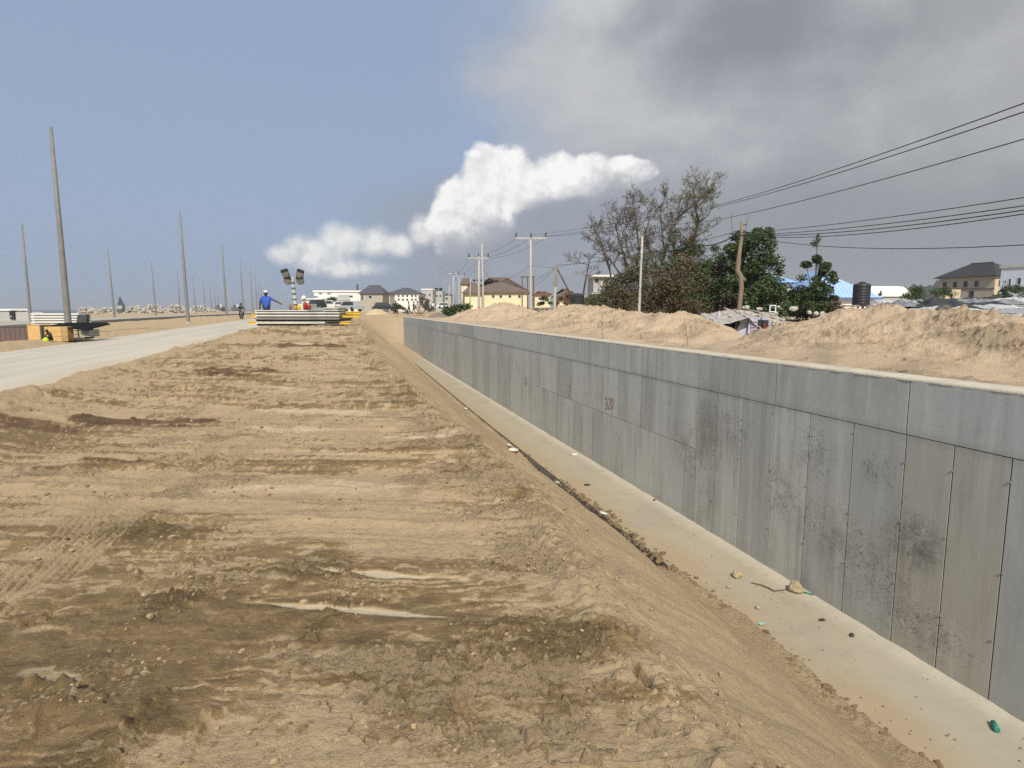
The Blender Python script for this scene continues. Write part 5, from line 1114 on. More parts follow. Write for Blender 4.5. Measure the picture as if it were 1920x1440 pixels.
# small far sand heap and stone rows
def small_heap(label, px, base, depth, wpx, hpx, m, seed):
    k = mpp(depth); mb = MB(); n = 22; ang = 20
    V = []; 
    for i in range(9):
        t = i/8
        for j in range(n):
            a = 2*pi*j/n; rr = (wpx/2*k)*(1-t)*(1+.15*sin(3*a+seed)); V.append((rr*cos(a), rr*sin(a)*.8, (hpx*k)*(1-(1-t)**1.4)*(1+.10*sin(5*a+seed)) - .15 - .5*(1-t)**6))
    mb.add(V, [(i*n+j, i*n+(j+1) % n, (i+1)*n+(j+1) % n, (i+1)*n+j) for i in range(8) for j in range(n)])
    tag(mb.build('sand_heap', m, None, True, at(px, base, depth)), label, 'sand heap')
small_heap('small pale sand heap beside the ditch in front of the block house', 705, 591, 88, 58, 13, C_('pale_heap_sand', (.50, .39, .25), (.42, .32, .20), 1, .95, .4, 6), 2)
small_heap('low dark spoil heap in front of the far end of the wall', 822, 592, 62, 44, 8, C_('grey_spoil', (.20, .17, .14), (.14, .12, .10), 1.5, .95, .5, 8), 4)
# bunded stone wall behind the heaps
k = mpp(66); sw = empty('stone_wall', at(985, 592, 66), -YAW, 'low rough wall of stacked grey stones behind the far heaps', 'wall'); q = random.Random(4)
first = None
for i in range(46):
    for j in range(3):
        x = (912+i*3.2+(j % 2)*1.6-985)*k; z = (5+j*4.4)*k
        if first is None: first = MB().ball((0, 0, 0), 1, 7, 4, .22, 3, (1, .8, .82)).build('stone', M_stonewall, sw); o = first
        else: o = first.copy(); link(o, sw)
        o.location = (x, q.uniform(-.1, .1), z); s = q.uniform(1.7, 2.5)*k; o.scale = (s, s*1.2, s); o.rotation_euler = (q.uniform(0, 6), q.uniform(0, 6), q.uniform(0, 6))
bar = MB()
MB().box((908-985)*k, .18, 0, (1062-985)*k, .4, 15*k).build('core', M_stonewall, sw)
for px, w_ in ((985, 5), (1004, 4)): pass
lg = tag(MB().tube([(0, 0, 0), (.9, .1, -1.0), (1.5, .1, -1.6)], .07, 6).build('log', M_peel, None, True, at(972, 572, 50)), 'grey log sliding down beside the far heap', 'log')

# ------------------------------------------------------------------ water tanks, shack, tarpaulins
def tank(label, px, base, top, depth, wpx):
    k = mpp(depth); r = wpx/2*k; h = (base-top)*k; root = empty('water_tank', at(px, base, depth), 0, label, 'water tank')
    pr = []; n = 7
    for i in range(n): z = h*.86*i/n; pr += [(r*.97, z), (r, z+h*.03), (r, z+h*.09), (r*.97, z+h*.118)]
    MB().lathe(pr+[(r*.9, h*.90), (r*.45, h*.95)], 28).build('body', M_blackp, root, False); MB().lathe([(r*.38, h*.93), (r*.38, h*.985), (r*.30, h)], 16).build('lid', M_blackp, root); return root, h, r
tank('squat black ribbed plastic water tank on the sand ridge', 1082, 572, 551, 40, 26)
t_, h, r = tank('tall black ribbed water tank on timber legs before the blue roof', 1614, 572, 529, 42, 30)
k = mpp(42); sd_ = empty('tank_stand', at(1622, 590, 42), -YAW, 'rough timber platform under the tall water tank', 'stand')
for i in range(6): MB().box((-24+i*9)*k, 0, -.4, (-21+i*9)*k, .12, 15*k).build('leg', M_ply if i % 2 else M_wood, sd_)
for y in (0, .5, 1.0): MB().box(-30*k, y-.4, 15*k+.001, 34*k, y-.02, 17.4*k).build('deck_board', M_wood, sd_)
MB().tube([(-34*k, -.2, -.5), (-34*k, -.2, 11*k)], .05, 6).build('pale_post', M_white, sd_)
# shack
D = 27; k = mpp(D); sk = empty('shack', at(1425, 660, D), -YAW, 'ramshackle shack with sagging roof sheets half buried behind the sand', 'shack')
q_ = lambda px, py, y=0: ((px-1425)*k, y, (660-py)*k)
M_pw = C_('patchy_poster_wall', (.44, .44, .48), (.30, .30, .36), 3, .9)
MB().add([q_(1378, 668, 0), q_(1440, 668, -.2), q_(1440, 596, -.2), q_(1395, 592, 0), q_(1378, 618, 0)], [(0, 1, 2, 3, 4)]).build('front_sheet', M_pw, sk)
MB().add([q_(1440, 668, -.2), q_(1462, 660, .8), q_(1458, 622, .8), q_(1440, 596, -.2)], [(0, 1, 2, 3)]).build('side_sheet', M_cloth, sk)
MB().add([q_(1330, 655, .9), q_(1378, 655, .9), q_(1395, 592, .9), q_(1352, 610, .9)], [(0, 1, 2, 3)]).build('painted_dark_opening', M_black, sk)  # black sheet painting the shade of the interior, no real hole
MB().add([q_(1414, 618, -.21), q_(1434, 618, -.24), q_(1434, 600, -.24), q_(1414, 599, -.21)], [(0, 1, 2, 3)]).build('painted_dark_window', M_black, sk)  # black patch on the front sheet painting a window's dark inside
M_post = C_('faded_poster_paper', (.50, .47, .54), (.36, .34, .44), 9, .9)
po = MB().add([q_(1396, 632, -.22), q_(1413, 636, -.25), q_(1413, 600, -.25), q_(1398, 596, -.22)], [(0, 1, 2, 3)]).build('poster', M_post, sk); po['label'] = 'faded poster with reddish lettering on the shack front'
rl = random.Random(5)
for i in range(6):
    yy_ = 603+i*5; mb = MB()
    for j in range(3):
        x = 1400+j*4.2; mb.add([q_(x, yy_+1.6, -.262), q_(x+3.2, yy_+2.1, -.265), q_(x+3.2, yy_-.6, -.265), q_(x, yy_-1.0, -.262)], [(0, 1, 2, 3)])
    mb.build('poster_print', M_redf if i % 2 else C_('purple_print', (.16, .10, .17), None, 20, .9), po)
MB().add([q_(1424, 624, -.28), q_(1429, 624, -.28), q_(1428, 606, -.28), q_(1424, 606, -.28)], [(0, 1, 2, 3)]).build('hanging_cloth', C_('dark_red_cloth', (.20, .02, .025), None, 5, .9), sk)
def sheet_(pts, m, name, sag=.06, nx=8, ny=6, seed=0):
    a, b, c, d = [Vector(p) for p in pts]; q = random.Random(seed); vs = []
    for j in range(ny):
        for i in range(nx):
            u, v = i/(nx-1), j/(ny-1); p = a.lerp(b, u).lerp(d.lerp(c, u), v); p.z += q.uniform(-sag, sag); vs.append(tuple(p))
    top = len(vs); fs = [(j*nx+i, j*nx+i+1, (j+1)*nx+i+1, (j+1)*nx+i) for j in range(ny-1) for i in range(nx-1)]
    vs += [(x, y, z-.03) for x, y, z in vs]
    fs += [tuple(top+t for t in f[::-1]) for f in fs]
    ring = [i for i in range(nx)]+[j*nx+nx-1 for j in range(1, ny)]+[(ny-1)*nx+i for i in range(nx-2, -1, -1)]+[j*nx for j in range(ny-2, 0, -1)]
    fs += [(ring[i], top+ring[i], top+ring[(i+1) % len(ring)], ring[(i+1) % len(ring)]) for i in range(len(ring))]
    return MB().add(vs, fs).build(name, m, sk)
sheet_([q_(1326, 612, -.6), q_(1398, 592, -.6), q_(1404, 582, 2.5), q_(1342, 590, 2.5)], M_zinc, 'roof_sheet', .05, seed=1)
sheet_([q_(1386, 594, -.5), q_(1462, 632, .1), q_(1500, 606, 2.8), q_(1408, 580, 2.4)], M_zinc, 'roof_sheet', .06, seed=2)
sheet_([q_(1410, 594, 1.0), q_(1490, 606, 1.0), q_(1500, 586, 4.0), q_(1415, 578, 4.2)], M_zincr, 'roof_sheet', .07, seed=3)
sheet_([q_(1470, 588, 2.6), q_(1512, 603, 2.4), q_(1560, 590, 6), q_(1480, 577, 6)], M_zinc, 'roof_sheet', .04, seed=4)
sheet_([q_(1300, 592, 1.8), q_(1345, 604, 1.0), q_(1350, 592, 4), q_(1310, 588, 4)], M_zinc, 'roof_sheet', .03, seed=5)
MB().box(q_(1335, 650)[0], 2.2, -.5, q_(1352, 650)[0], 2.4, q_(0, 592)[2]).build('back_wall', M_greywall, sk)
for px, t, b in ((1356, 583, 606), (1340, 598, 612), (1334, 598, 612)): MB().tube([q_(px, b, .9), q_(px+2, t, .9)], .04, 6).build('prop', M_cloth, sk)
MB().box(q_(1444, 0)[0], 0, q_(0, 632)[2], q_(1460, 0)[0], .5, q_(0, 620)[2]).build('dark_bin', M_darksteel, sk)
q = random.Random(12); frst = None
RUB = {0: 'large rounded pale lump at the top of the shack roof, right of the wooden pole', 1: 'second large rounded pale lump on the shack roof', 20: 'large pale lump on the right roof sheet left of the tree foot', 21: 'large pale lump on the right roof sheet under the slender tree'}
ORD = ['first', 'second', 'third', 'fourth', 'fifth', 'sixth', 'seventh', 'eighth', 'ninth', 'tenth', 'eleventh', 'twelfth', 'thirteenth', 'fourteenth', 'fifteenth', 'sixteenth', 'seventeenth', 'eighteenth', 'nineteenth', 'twentieth', 'twenty-first', 'twenty-second', 'twenty-third', 'twenty-fourth', 'twenty-fifth', 'twenty-sixth', 'twenty-seventh', 'twenty-eighth', 'twenty-ninth', 'thirtieth']
RPX = [(1399, 577), (1424, 579), (1390, 585), (1402, 587), (1412, 590), (1394, 592), (1407, 595), (1416, 597), (1422, 592), (1430, 600), (1468, 600), (1447, 590), (1455, 588), (1452, 603), (1462, 612), (1470, 616), (1476, 608), (1484, 597), (1458, 622), (1450, 608), (1489, 579), (1517, 586), (1530, 588), (1542, 588), (1470, 627), (1464, 632), (1440, 602), (1350, 590), (1362, 588), (1369, 592)]
RK = {j: ORD[k] for k, j in enumerate(sorted((j for j in range(len(RPX)) if j not in RUB), key=lambda j: RPX[j]))}
for i, (px, py) in enumerate(RPX):
    s = q.uniform(.09, .17)*(1.3 if i < 2 or i in (20, 21) else .85)
    o = MB().ball((0, 0, 0), s, 7, 5, .28, i, (1.2, .9, .7)).build('rubble_lump', M_rubble, None, False)
    o.location = at(px, py, D + (1.6 if py < 592 else .3) + q.uniform(-.2, .2)); o.rotation_euler = (0, q.uniform(-.3, .3), q.uniform(0, 3)); tag(o, RUB.get(i) or 'small pale rubble lump on the shack roof, %s counted from the left' % RK[i], 'rubble', 'rubble lumps on the shack roof')
fr = empty('square_frame', at(1449, 585, D+5), -YAW, 'small white square frame standing on the shack roof', 'frame'); kk = mpp(D+5)
for (a0, b0, a1, b1) in ((-6, 0, -4.6, 13), (4.6, 0, 6, 13), (-4.6, 11.5, 4.6, 13), (-4.6, 0, 4.6, 1.4)): MB().box(a0*kk, 0, b0*kk, a1*kk, .08, b1*kk).build('frame_bar', M_white, fr)
# field of tarpaulins and scrap behind the big mound
def tarp(label, px0, px1, py0, py1, depth, m, seed, dy=5):
    k = mpp(depth); c = (px0+px1)/2; w = (px1-px0)*k; h = (py1-py0)*k; nx, ny = 30, 16
    U, Vv = np.meshgrid(np.linspace(-.5, .5, nx), np.linspace(0, 1, ny))
    X = U*w; Y = Vv*dy + .6*fbm(U*4, Vv*3, 2, seed+9); env = np.clip(1-(2*np.abs(U))**3, 0, 1)*np.sin(np.clip(Vv*1.15+.05, 0, 1)*pi*.62)
    Z = env*h*(.8+1.1*np.clip(fbm(U*5+seed, Vv*3, 4, seed), -.4, .8)) + .06*fbm(U*16, Vv*12, 3, seed+3)
    o = mesh_np('tarpaulin', np.stack([X.ravel(), Y.ravel(), Z.ravel()], 1), grid_quads(ny, nx), m, True); o.location = at(c, py1, depth); o.rotation_euler = (0, 0, -YAW-.3); tag(o, label, 'tarpaulin', 'tarpaulins spread behind the big mound')
for a in (('white tarpaulin heap nearest the tall water tank', 1646, 1700, 560, 574, 40, M_tarpw, 1), ('grey tarpaulin bundle right of the white heap near the tank', 1690, 1740, 562, 576, 36, M_tarpg, 2), ('small white sheet heap in the middle of the tarpaulin field', 1722, 1756, 562, 573, 42, M_tarpw, 3), ('wide dark charcoal tarpaulin in the middle front of the field', 1745, 1850, 560, 580, 33, M_tarpb, 4), ('charcoal tarpaulin with raised folds behind the wide dark one', 1790, 1880, 560, 574, 40, M_tarpg, 5), ('long white sheet along the front edge of the tarpaulin field', 1770, 1870, 575, 582, 27, M_tarpw, 6), ('dark folded tarpaulin between white sheets at the right edge', 1840, 1930, 566, 577, 36, M_tarpb, 13), ('grey sheet behind the white one at the right edge', 1870, 1960, 560, 571, 42, M_tarpg, 14), ('rumpled white sheet behind the dark tarpaulin', 1830, 1900, 562, 573, 44, M_tarpw, 7), ('white sheet at the right edge in front of the pale house', 1880, 1960, 570, 579, 31, M_tarpw, 8), ('black tarpaulin strip at the back right of the field', 1800, 1940, 556, 566, 50, M_tarpb, 9), ('white sheet at the back right corner of the field', 1880, 1980, 556, 568, 46, M_tarpw, 10), ('black bundle at the back left of the field', 1664, 1690, 562, 571, 46, M_tarpb, 11), ('pale sheet spread flat beyond the right shoulder of the mound', 1870, 2010, 586, 612, 19, C_('dusty_pale_sheeting', (.52, .48, .42), (.42, .39, .34), 1.2, .9), 12)): tarp(*a)
ps = tag(mesh_np('paved_yard', np.array([(-8, 0, 0), (12, 0, 0), (12, 14, 0), (-8, 14, 0)], float)+np.array([23, 10.5, .12]), np.array([[0, 1, 2, 3]]), M_pave, False), kind='structure')
for i, (px, py, d) in enumerate(((1771, 577, 17), (1762, 580, 16.5))):
    tag(MB().ball((0, 0, 0), .14-.04*i, 8, 5, .25, i, (1.6, 1, .6)).build('dark_lump', M_darksteel, None, False, at(px, py, d)), ('larger' if i == 0 else 'smaller')+' dark lump lying on the crest of the big mound', 'lump')
# survey stakes stuck in the sand
for i, (a, b, d, lab) in enumerate((((1285, 608), (1293, 652), 13.5, 'thin leaning stick stuck in the middle ridge above the wall'), ((1128, 600), (1131, 632), 17, 'thin twig standing in the sand left of the leaning stick'), ((1609, 668), (1608, 698), 9.5, 'short thin stake standing right behind the wall below the big mound'))):
    p, q2 = dep(*b, d), dep(*a, d); tag(MB().tube([(0, 0, -.2), q2-p], [.012, .008], 5).build('stick', M_wood, None, False, p), lab, 'stick')

# ------------------------------------------------------------------ people
def person(label, loc, rz, J, Rr, edges, zones, head, cap=None, hair=True, name='person', fingers=(), vest=None):
    """one skinned body grown over joints J; zones give each bone its cloth or skin"""
    root = empty(name, loc, rz, label, 'person'); names = list(J); idx = {n: i for i, n in enumerate(names)}
    me = bpy.data.meshes.new('body'); me.from_pydata([J[n] for n in names], [(idx[a], idx[b]) for a, b in edges], []); ob = bpy.data.objects.new('body', me); COL.objects.link(ob)
    ob.modifiers.new('Skin', 'SKIN'); sv = me.skin_vertices[0].data if me.skin_vertices else None
    if sv is None: me.skin_vertices.new() if hasattr(me.skin_vertices, 'new') else None; sv = me.skin_vertices[0].data
    for n, i in idx.items(): r = Rr[n]; sv[i].radius = (r, r) if not isinstance(r, tuple) else r; sv[i].use_root = (n == 'pelvis')
    sub = ob.modifiers.new('Sub', 'SUBSURF'); sub.levels = 1; sub.render_levels = 1
    dg = bpy.context.evaluated_depsgraph_get(); dg.update(); m2 = bpy.data.meshes.new_from_object(ob.evaluated_get(dg)); bpy.data.objects.remove(ob)
    mats_ = []
    for z in zones.values():
        if z not in mats_: mats_.append(z)
    m2.materials.clear()
    for z in mats_: m2.materials.append(z)
    seg = [(Vector(J[a]), Vector(J[b]), mats_.index(zones.get(b, zones.get(a)))) for a, b in edges]
    for p in m2.polygons:
        c = p.center; best = min(seg, key=lambda s: (c-s[0].lerp(s[1], max(0, min(1, (c-s[0]).dot(s[1]-s[0])/max(1e-6, (s[1]-s[0]).length_squared))))).length); p.material_index = best[2]; p.use_smooth = True
    bo = bpy.data.objects.new('body', m2); link(bo, root)
    hc, hr, fwd = Vector(head[0]), head[1], Vector(head[2]).normalized(); side = Vector((0, 0, 1)).cross(fwd).normalized()
    h = MB(); h.ball(hc, hr, 12, 9, 0, 0, (.82, .92, 1.12)); h.ball(hc+fwd*hr*.93-Vector((0, 0, hr*.10)), hr*.16, 6, 4)
    for s in (-1, 1): h.ball(hc+side*s*hr*.82, hr*.2, 6, 4, 0, 0, (.6, .8, 1.2))
    h.tube([hc-Vector((0, 0, hr*.7)), Vector(J['neck'])], [hr*.5, hr*.55], 8); h.build('head', M_skin, root, True)
    eye = MB(); 
    for s in (-1, 1): eye.ball(hc+fwd*hr*.80+side*s*hr*.32+Vector((0, 0, hr*.12)), hr*.10, 6, 4)
    eye.build('eyes', M_white, root); mo = MB().box(-hr*.25, -.004, -hr*.05, hr*.25, .004, hr*.05); mo_o = mo.build('mouth', C_('dark_lips', (.05, .02, .02), None, 9, .6), root, loc=hc+fwd*hr*.86-Vector((0, 0, hr*.45))); mo_o.rotation_euler = (0, 0, atan2(fwd.y, fwd.x)+pi/2)
    if cap is not None:
        c = MB(); c.xf = Matrix.Translation(hc+Vector((0, 0, hr*.30))); c.lathe([(hr*.98, 0), (hr*1.0, hr*.35), (hr*.75, hr*.78), (hr*.2, hr*.95)], 12); c.build('cap', cap, root, True)
    elif hair:
        c = MB(); c.xf = Matrix.Translation(hc+Vector((0, 0, hr*.28))-fwd*hr*.08); c.lathe([(hr*.93, 0), (hr*.95, hr*.4), (hr*.6, hr*.82), (hr*.1, hr*.95)], 12); c.build('hair', M_black, root, True)
    hd = MB()
    for (w, t) in fingers:                              # palm with four unequal fingers and a thumb
        w, t = Vector(w), Vector(t); d = (t-w).normalized(); sd_ = d.cross(Vector((0, .3, 1))).normalized(); up_ = sd_.cross(d)
        hd.tube([w, w+d*.09], [.032, .036], 7)
        for i, L in enumerate((.062, .075, .07, .052)):
            b = w+d*.085+sd_*(i-1.5)*.019; hd.tube([b, b+d*L*.55, b+d*L-up_*.022], [.010, .009, .007], 5)
        b = w+d*.03-sd_*.03; hd.tube([b, b+d*.03-sd_*.025, b+d*.06-sd_*.03], [.012, .011, .008], 5)
    if fingers: hd.build('hands', M_skin, root, True)
    return root
def biped(pel=(0, 0, .92), lean=(0, 0), knees=None, feet=None, elb=None, hands=None, scale=1.0):
    px, py, pz = pel; lx, ly = lean
    J = {'pelvis': pel, 'waist': (px+lx*.35, py+ly*.35, pz+.16), 'chest': (px+lx*.8, py+ly*.8, pz+.38), 'neck': (px+lx, py+ly, pz+.56)}
    Rr = {'pelvis': (.15, .11), 'waist': (.145, .10), 'chest': (.175, .115), 'neck': .065}
    ed = [('pelvis', 'waist'), ('waist', 'chest'), ('chest', 'neck')]
    for i, s in enumerate((-1, 1)):
        kn = (knees or [(-.1, 0, .48), (.1, 0, .48)])[i]; ft = (feet or [(-.11, .02, .07), (.11, .02, .07)])[i]; el_ = (elb or [(-.30, .02, 1.16), (.30, .02, 1.16)])[i]; hn = (hands or [(-.32, -.06, .90), (.32, -.06, .90)])[i]; c = 'lr'[i]
        J['hip'+c] = (px+s*.09, py, pz-.06); J['knee'+c] = kn; J['ankle'+c] = ft; J['toe'+c] = (ft[0], ft[1]-.17, ft[2]-.03)
        J['sh'+c] = (px+lx*.95+s*.19, py+ly*.95, pz+.49); J['elb'+c] = el_; J['wr'+c] = hn
        Rr.update({'hip'+c: .095, 'knee'+c: .062, 'ankle'+c: .045, 'toe'+c: .04, 'sh'+c: .07, 'elb'+c: .048, 'wr'+c: .034})
        ed += [('pelvis', 'hip'+c), ('hip'+c, 'knee'+c), ('knee'+c, 'ankle'+c), ('ankle'+c, 'toe'+c), ('chest', 'sh'+c), ('sh'+c, 'elb'+c), ('elb'+c, 'wr'+c)]
    return J, Rr, ed
def zoned(shirt, trousers, sleeve_long=True, shoe=None):
    z = {'waist': shirt, 'chest': shirt, 'neck': shirt, 'pelvis': trousers, 'shl': shirt, 'shr': shirt, 'elbl': shirt, 'elbr': shirt, 'wrl': shirt if sleeve_long else M_skin, 'wrr': shirt if sleeve_long else M_skin}
    for c in 'lr': z.update({'hip'+c: trousers, 'knee'+c: trousers, 'ankle'+c: trousers, 'toe'+c: shoe or M_black})
    return z
# man in blue, one arm reaching out to the right over the stack
D = 29.5; p = at(500, 582, D); p.z = S0.z - .02
sc_ = 1.0; k = mpp(D); topz = HC + (580-545)*k - p.z
J, Rr, ed = biped(elb=[(-.31, .05, 1.20), (.42, -.05, 1.28)], hands=[(-.30, -.10, .98), (.70, -.12, 1.14)])
po = person('man in loose blue shirt and white cap reaching out one arm behind the panel stack', p, -YAW+.1, J, {**Rr, 'chest': (.23, .15), 'waist': (.24, .15), 'shl': .09, 'shr': .09, 'elbl': .075, 'pelvis': (.2, .14)}, ed, zoned(M_blue, M_denim, False), ((0, -.03, 1.65), .115, (.15, -1, -.05)), cap=M_cap, fingers=[((.70, -.12, 1.14), (.78, -.15, 1.10)), ((-.30, -.10, .98), (-.30, -.15, .90))])
po.scale = (topz/1.79,)*3; 
# crouching worker in a lime vest by the crates
D = 30.2; p = at(97, 641.5, D)
J, Rr, ed = biped(pel=(0, .05, .28), lean=(.02, -.22), knees=[(-.22, -.38, .50), (.22, -.36, .50)], feet=[(-.17, -.16, .06), (.17, -.14, .06)], elb=[(-.34, -.25, .52), (.34, -.28, .50)], hands=[(-.20, -.46, .42), (.18, -.46, .40)])
person('crouching worker in lime vest and dark clothes in front of the wooden crate', p, -YAW-.5, J, Rr, ed, {**zoned(M_denim, M_denim), 'waist': M_lime, 'pelvis': M_lime, 'chest': M_leafd}, ((.02, -.30, .93), .115, (.3, -1, -.25)), fingers=[((-.20, -.46, .42), (-.14, -.54, .38)), ((.18, -.46, .40), (.12, -.54, .36))])
[x for x in COL.objects if x.get('label', '').startswith('crouching')][0].scale = (.60,)*3
lv = tag(MB().ball((0, 0, 0), .13, 9, 6, .12, 4, (1, .8, 1)).build('lime_bag', M_lime, None, True, at(86, 637.5, 29.9)), 'bright lime bag lying left of the crouching worker', 'bag')
# distant walkers
def walker(label, px, base, depth, shirt, tr, rz, st=1, group='distant people on the sand track'):
    J, Rr, ed = biped(knees=[(-.09, -.16*st, .50), (.09, .12*st, .48)], feet=[(-.10, -.22*st, .08), (.10, .34*st, .12)], elb=[(-.27, .10, 1.16), (.27, -.08, 1.16)], hands=[(-.27, .0, .93), (.27, -.26, .98)])
    o = person(label, at(px, base, depth), rz, J, Rr, ed, zoned(shirt, tr, False), ((0, -.03, 1.62), .11, (0, -1, 0))); o['group'] = group; return o
M_beige = C_('beige_shirt', (.46, .40, .32), None, 8, .9)
walker('distant walker in black standing left of the green bush', 742, 589, 80, M_denim, M_denim, 1.2); walker('distant walker with pale shirt, left of the striding pair', 767, 590, 80, M_beige, M_denim, -1.3); walker('distant walker with dark shirt, right of the striding pair', 776, 590, 81, M_denim, M_denim, 1.4, -1); walker('distant person bending by a pale load right of the striding pair', 783, 589, 82, M_beige, M_beige, .4, .4); walker('distant person in white top and dark trousers alone on the pale track', 812, 585, 105, M_cap, M_denim, -.2, .5)
walker('distant person in dark clothes left of the block house', 672, 585, 95, M_denim, M_rust, .3, .3)
pl_ = tag(MB().ball((0, 0, 0), .55, 8, 5, .2, 9, (1, .8, .9)).build('pale_load', M_beige, None, True, at(790, 583, 83)), 'pale bulky load beside the bending distant person', 'load')
# motorcyclist
D = 66; p = at(453, 598.5, D); mc = empty('motorcycle', p, -YAW-radians(58), 'dark motorcycle with rider coming along the road', 'motorcycle')
def wheel(x):
    w_ = MB(); w_.xf = Matrix.Translation((x, 0, .31)) @ Matrix.Rotation(pi/2, 4, 'X'); n = 18
    vs = []; 
    for j in range(n):
        a = 2*pi*j/n
        for b in range(6): t = 2*pi*b/6; vs.append(((.27+.045*cos(t))*cos(a), (.27+.045*cos(t))*sin(a), .05*sin(t)))
    w_.add(vs, [(j*6+b, ((j+1) % n)*6+b, ((j+1) % n)*6+(b+1) % 6, j*6+(b+1) % 6) for j in range(n) for b in range(6)]); o = w_.build('wheel', M_black, mc, True)
    h = MB(); h.xf = w_.xf
    for j in range(4): a = pi*j/4; h.tube([(-.25*cos(a), -.25*sin(a), 0), (.25*cos(a), .25*sin(a), 0)], .01, 4)
    h.build('rim', M_steel, o)
wheel(-.62); wheel(.66)
MB().tube([(-.62, 0, .31), (-.2, 0, .45), (.25, 0, .40), (.42, 0, .86)], .035, 6).build('frame', M_darksteel, mc); MB().tube([(.66, 0, .31), (.44, 0, .95)], .03, 6).build('fork', M_steel, mc)
MB().ball((.16, 0, .82), .19, 10, 6, 0, 0, (1.3, .75, .7)).build('fuel_tank', C_('dark_red_enamel', (.10, .015, .015), None, 4, .3), mc, True); MB().hexa([(-.6, -.12, .76), (.0, -.13, .74), (.0, .13, .74), (-.6, .12, .76)], [(-.6, -.1, .84), (0, -.11, .82), (0, .11, .82), (-.6, .1, .84)]).build('seat', M_black, mc)
MB().box(-.15, -.14, .30, .22, .14, .60).build('engine', M_darksteel, mc); MB().tube([(.38, -.36, 1.06), (.44, 0, 1.0), (.38, .36, 1.06)], .015, 6).build('handlebar', M_steel, mc); MB().ball((.53, 0, .90), .09, 8, 5).build('headlight', M_lens, mc, True); MB().tube([(.05, -.16, .32), (-.7, -.18, .42)], .045, 6).build('exhaust', M_steel, mc); MB().hexa([(.40, -.07, .63), (.92, -.07, .55), (.92, .07, .55), (.40, .07, .63)], [(.44, -.06, .66), (.90, -.06, .60), (.90, .06, .60), (.44, .06, .66)]).build('mudguard', M_black, mc)
J, Rr, ed = biped(pel=(0, 0, .92), lean=(0, -.16), knees=[(-.2, -.42, .76), (.2, -.42, .76)], feet=[(-.19, -.18, .38), (.19, -.18, .38)], elb=[(-.33, -.30, 1.20), (.33, -.30, 1.20)], hands=[(-.34, -.56, 1.08), (.34, -.56, 1.08)])
rd = person('motorcycle rider in dark clothes and helmet', p, -YAW+radians(32), J, Rr, ed, zoned(M_denim, M_denim), ((0, -.20, 1.66), .12, (0, -1, 0)), cap=M_black, fingers=[((-.34, -.56, 1.08), (-.30, -.64, 1.06)), ((.34, -.56, 1.08), (.30, -.64, 1.06))])
rd.location = p + Matrix.Rotation(-YAW+radians(32), 4, 'Z') @ Vector((0, .18, -.06))

# ------------------------------------------------------------------ stones and litter in the ditch
def stone(label, px, py, r, z=ZB, m=None, seed=0, sq=(1, .9, .8), name='stone', cat='stone', group=None):
    P = onz(px, py, z); o = MB().ball((0, 0, 0), r, 10, 7, .13, seed, sq).build(name, m or C_('yellowish_stone', (.40, .32, .20), (.30, .235, .145), 12, .9, .5, 40), None, False, (P[0], P[1], z+r*sq[2]*.75)); o.rotation_euler = (0, 0, seed); return tag(o, label, cat, group)
stone('rounded stone on the slab at the left end of the branch', 1381, 1083, .075, seed=2)
stone('larger pale-bottomed stone on the slab at the right end of the branch', 1491, 1110, .10, seed=5, sq=(1, .85, .85))
stone('small brown clod on the slab below the two stones', 1367, 1103, .035, seed=3)
stone('dark stone with white chip near the toe of the slope', 1421, 1142, .035, seed=8)
br = [onz(px, py, ZB+.015) for px, py in ((1408, 1092), (1425, 1096), (1441, 1102), (1452, 1108), (1475, 1105))]
o0 = Vector(br[0]); tag(MB().tube([Vector(b)-o0 for b in br], [.006, .010, .011, .009, .006], 6).build('branch', M_bark, None, False, o0), 'thin crooked dry branch lying on the slab', 'branch')
P = onz(1866, 1362, ZB+.027); M_teal = C_('teal_plastic', (.03, .22, .16), (.025, .17, .13), 9, .5)
pc = empty('pipe_piece', P, .9, 'short teal plastic pipe offcut lying near the wall', 'pipe'); mb = MB(); mb.xf = Matrix.Rotation(pi/2, 4, 'Y'); mb.lathe([(.021, -.058), (.024, -.058), (.024, .058), (.021, .058)], 14); mb.build('body', M_teal, pc, True)
mb = MB(); mb.xf = Matrix.Rotation(pi/2, 4, 'Y'); mb.lathe([(.027, -.042), (.027, -.026)], 14); mb.build('collar', M_teal, pc, True)
P = onz(1512, 1112, ZB+.012); o = tag(MB().tube([(-.09, 0, 0), (0, .01, .01), (.09, 0, 0)], [.010, .012, .010], 7).build('plastic_strip', M_teal, None, False, P), 'thin teal plastic strip beside the larger stone', 'strip'); o.rotation_euler = (0, 0, 2.2)
P = onz(1429, 1169, ZB+.02); tag(MB().ball((0, 0, 0), .035, 7, 4, .3, 4, (1.5, 1, .3)).build('wrapper', C_('pale_teal_plastic', (.30, .52, .46), None, 9, .5), None, False, P), 'pale teal scrap of plastic at the toe of the slope', 'wrapper')
q = random.Random(3)
M_chip = C_('white_concrete_chip', (.66, .64, .58), (.52, .50, .44), 8, .9); M_clod = C_('brown_clod', (.20, .145, .085), (.145, .10, .06), 10, .95, .5, 30); M_dk = C_('dark_scrap', (.035, .033, .03), (.07, .06, .05), 8, .8)
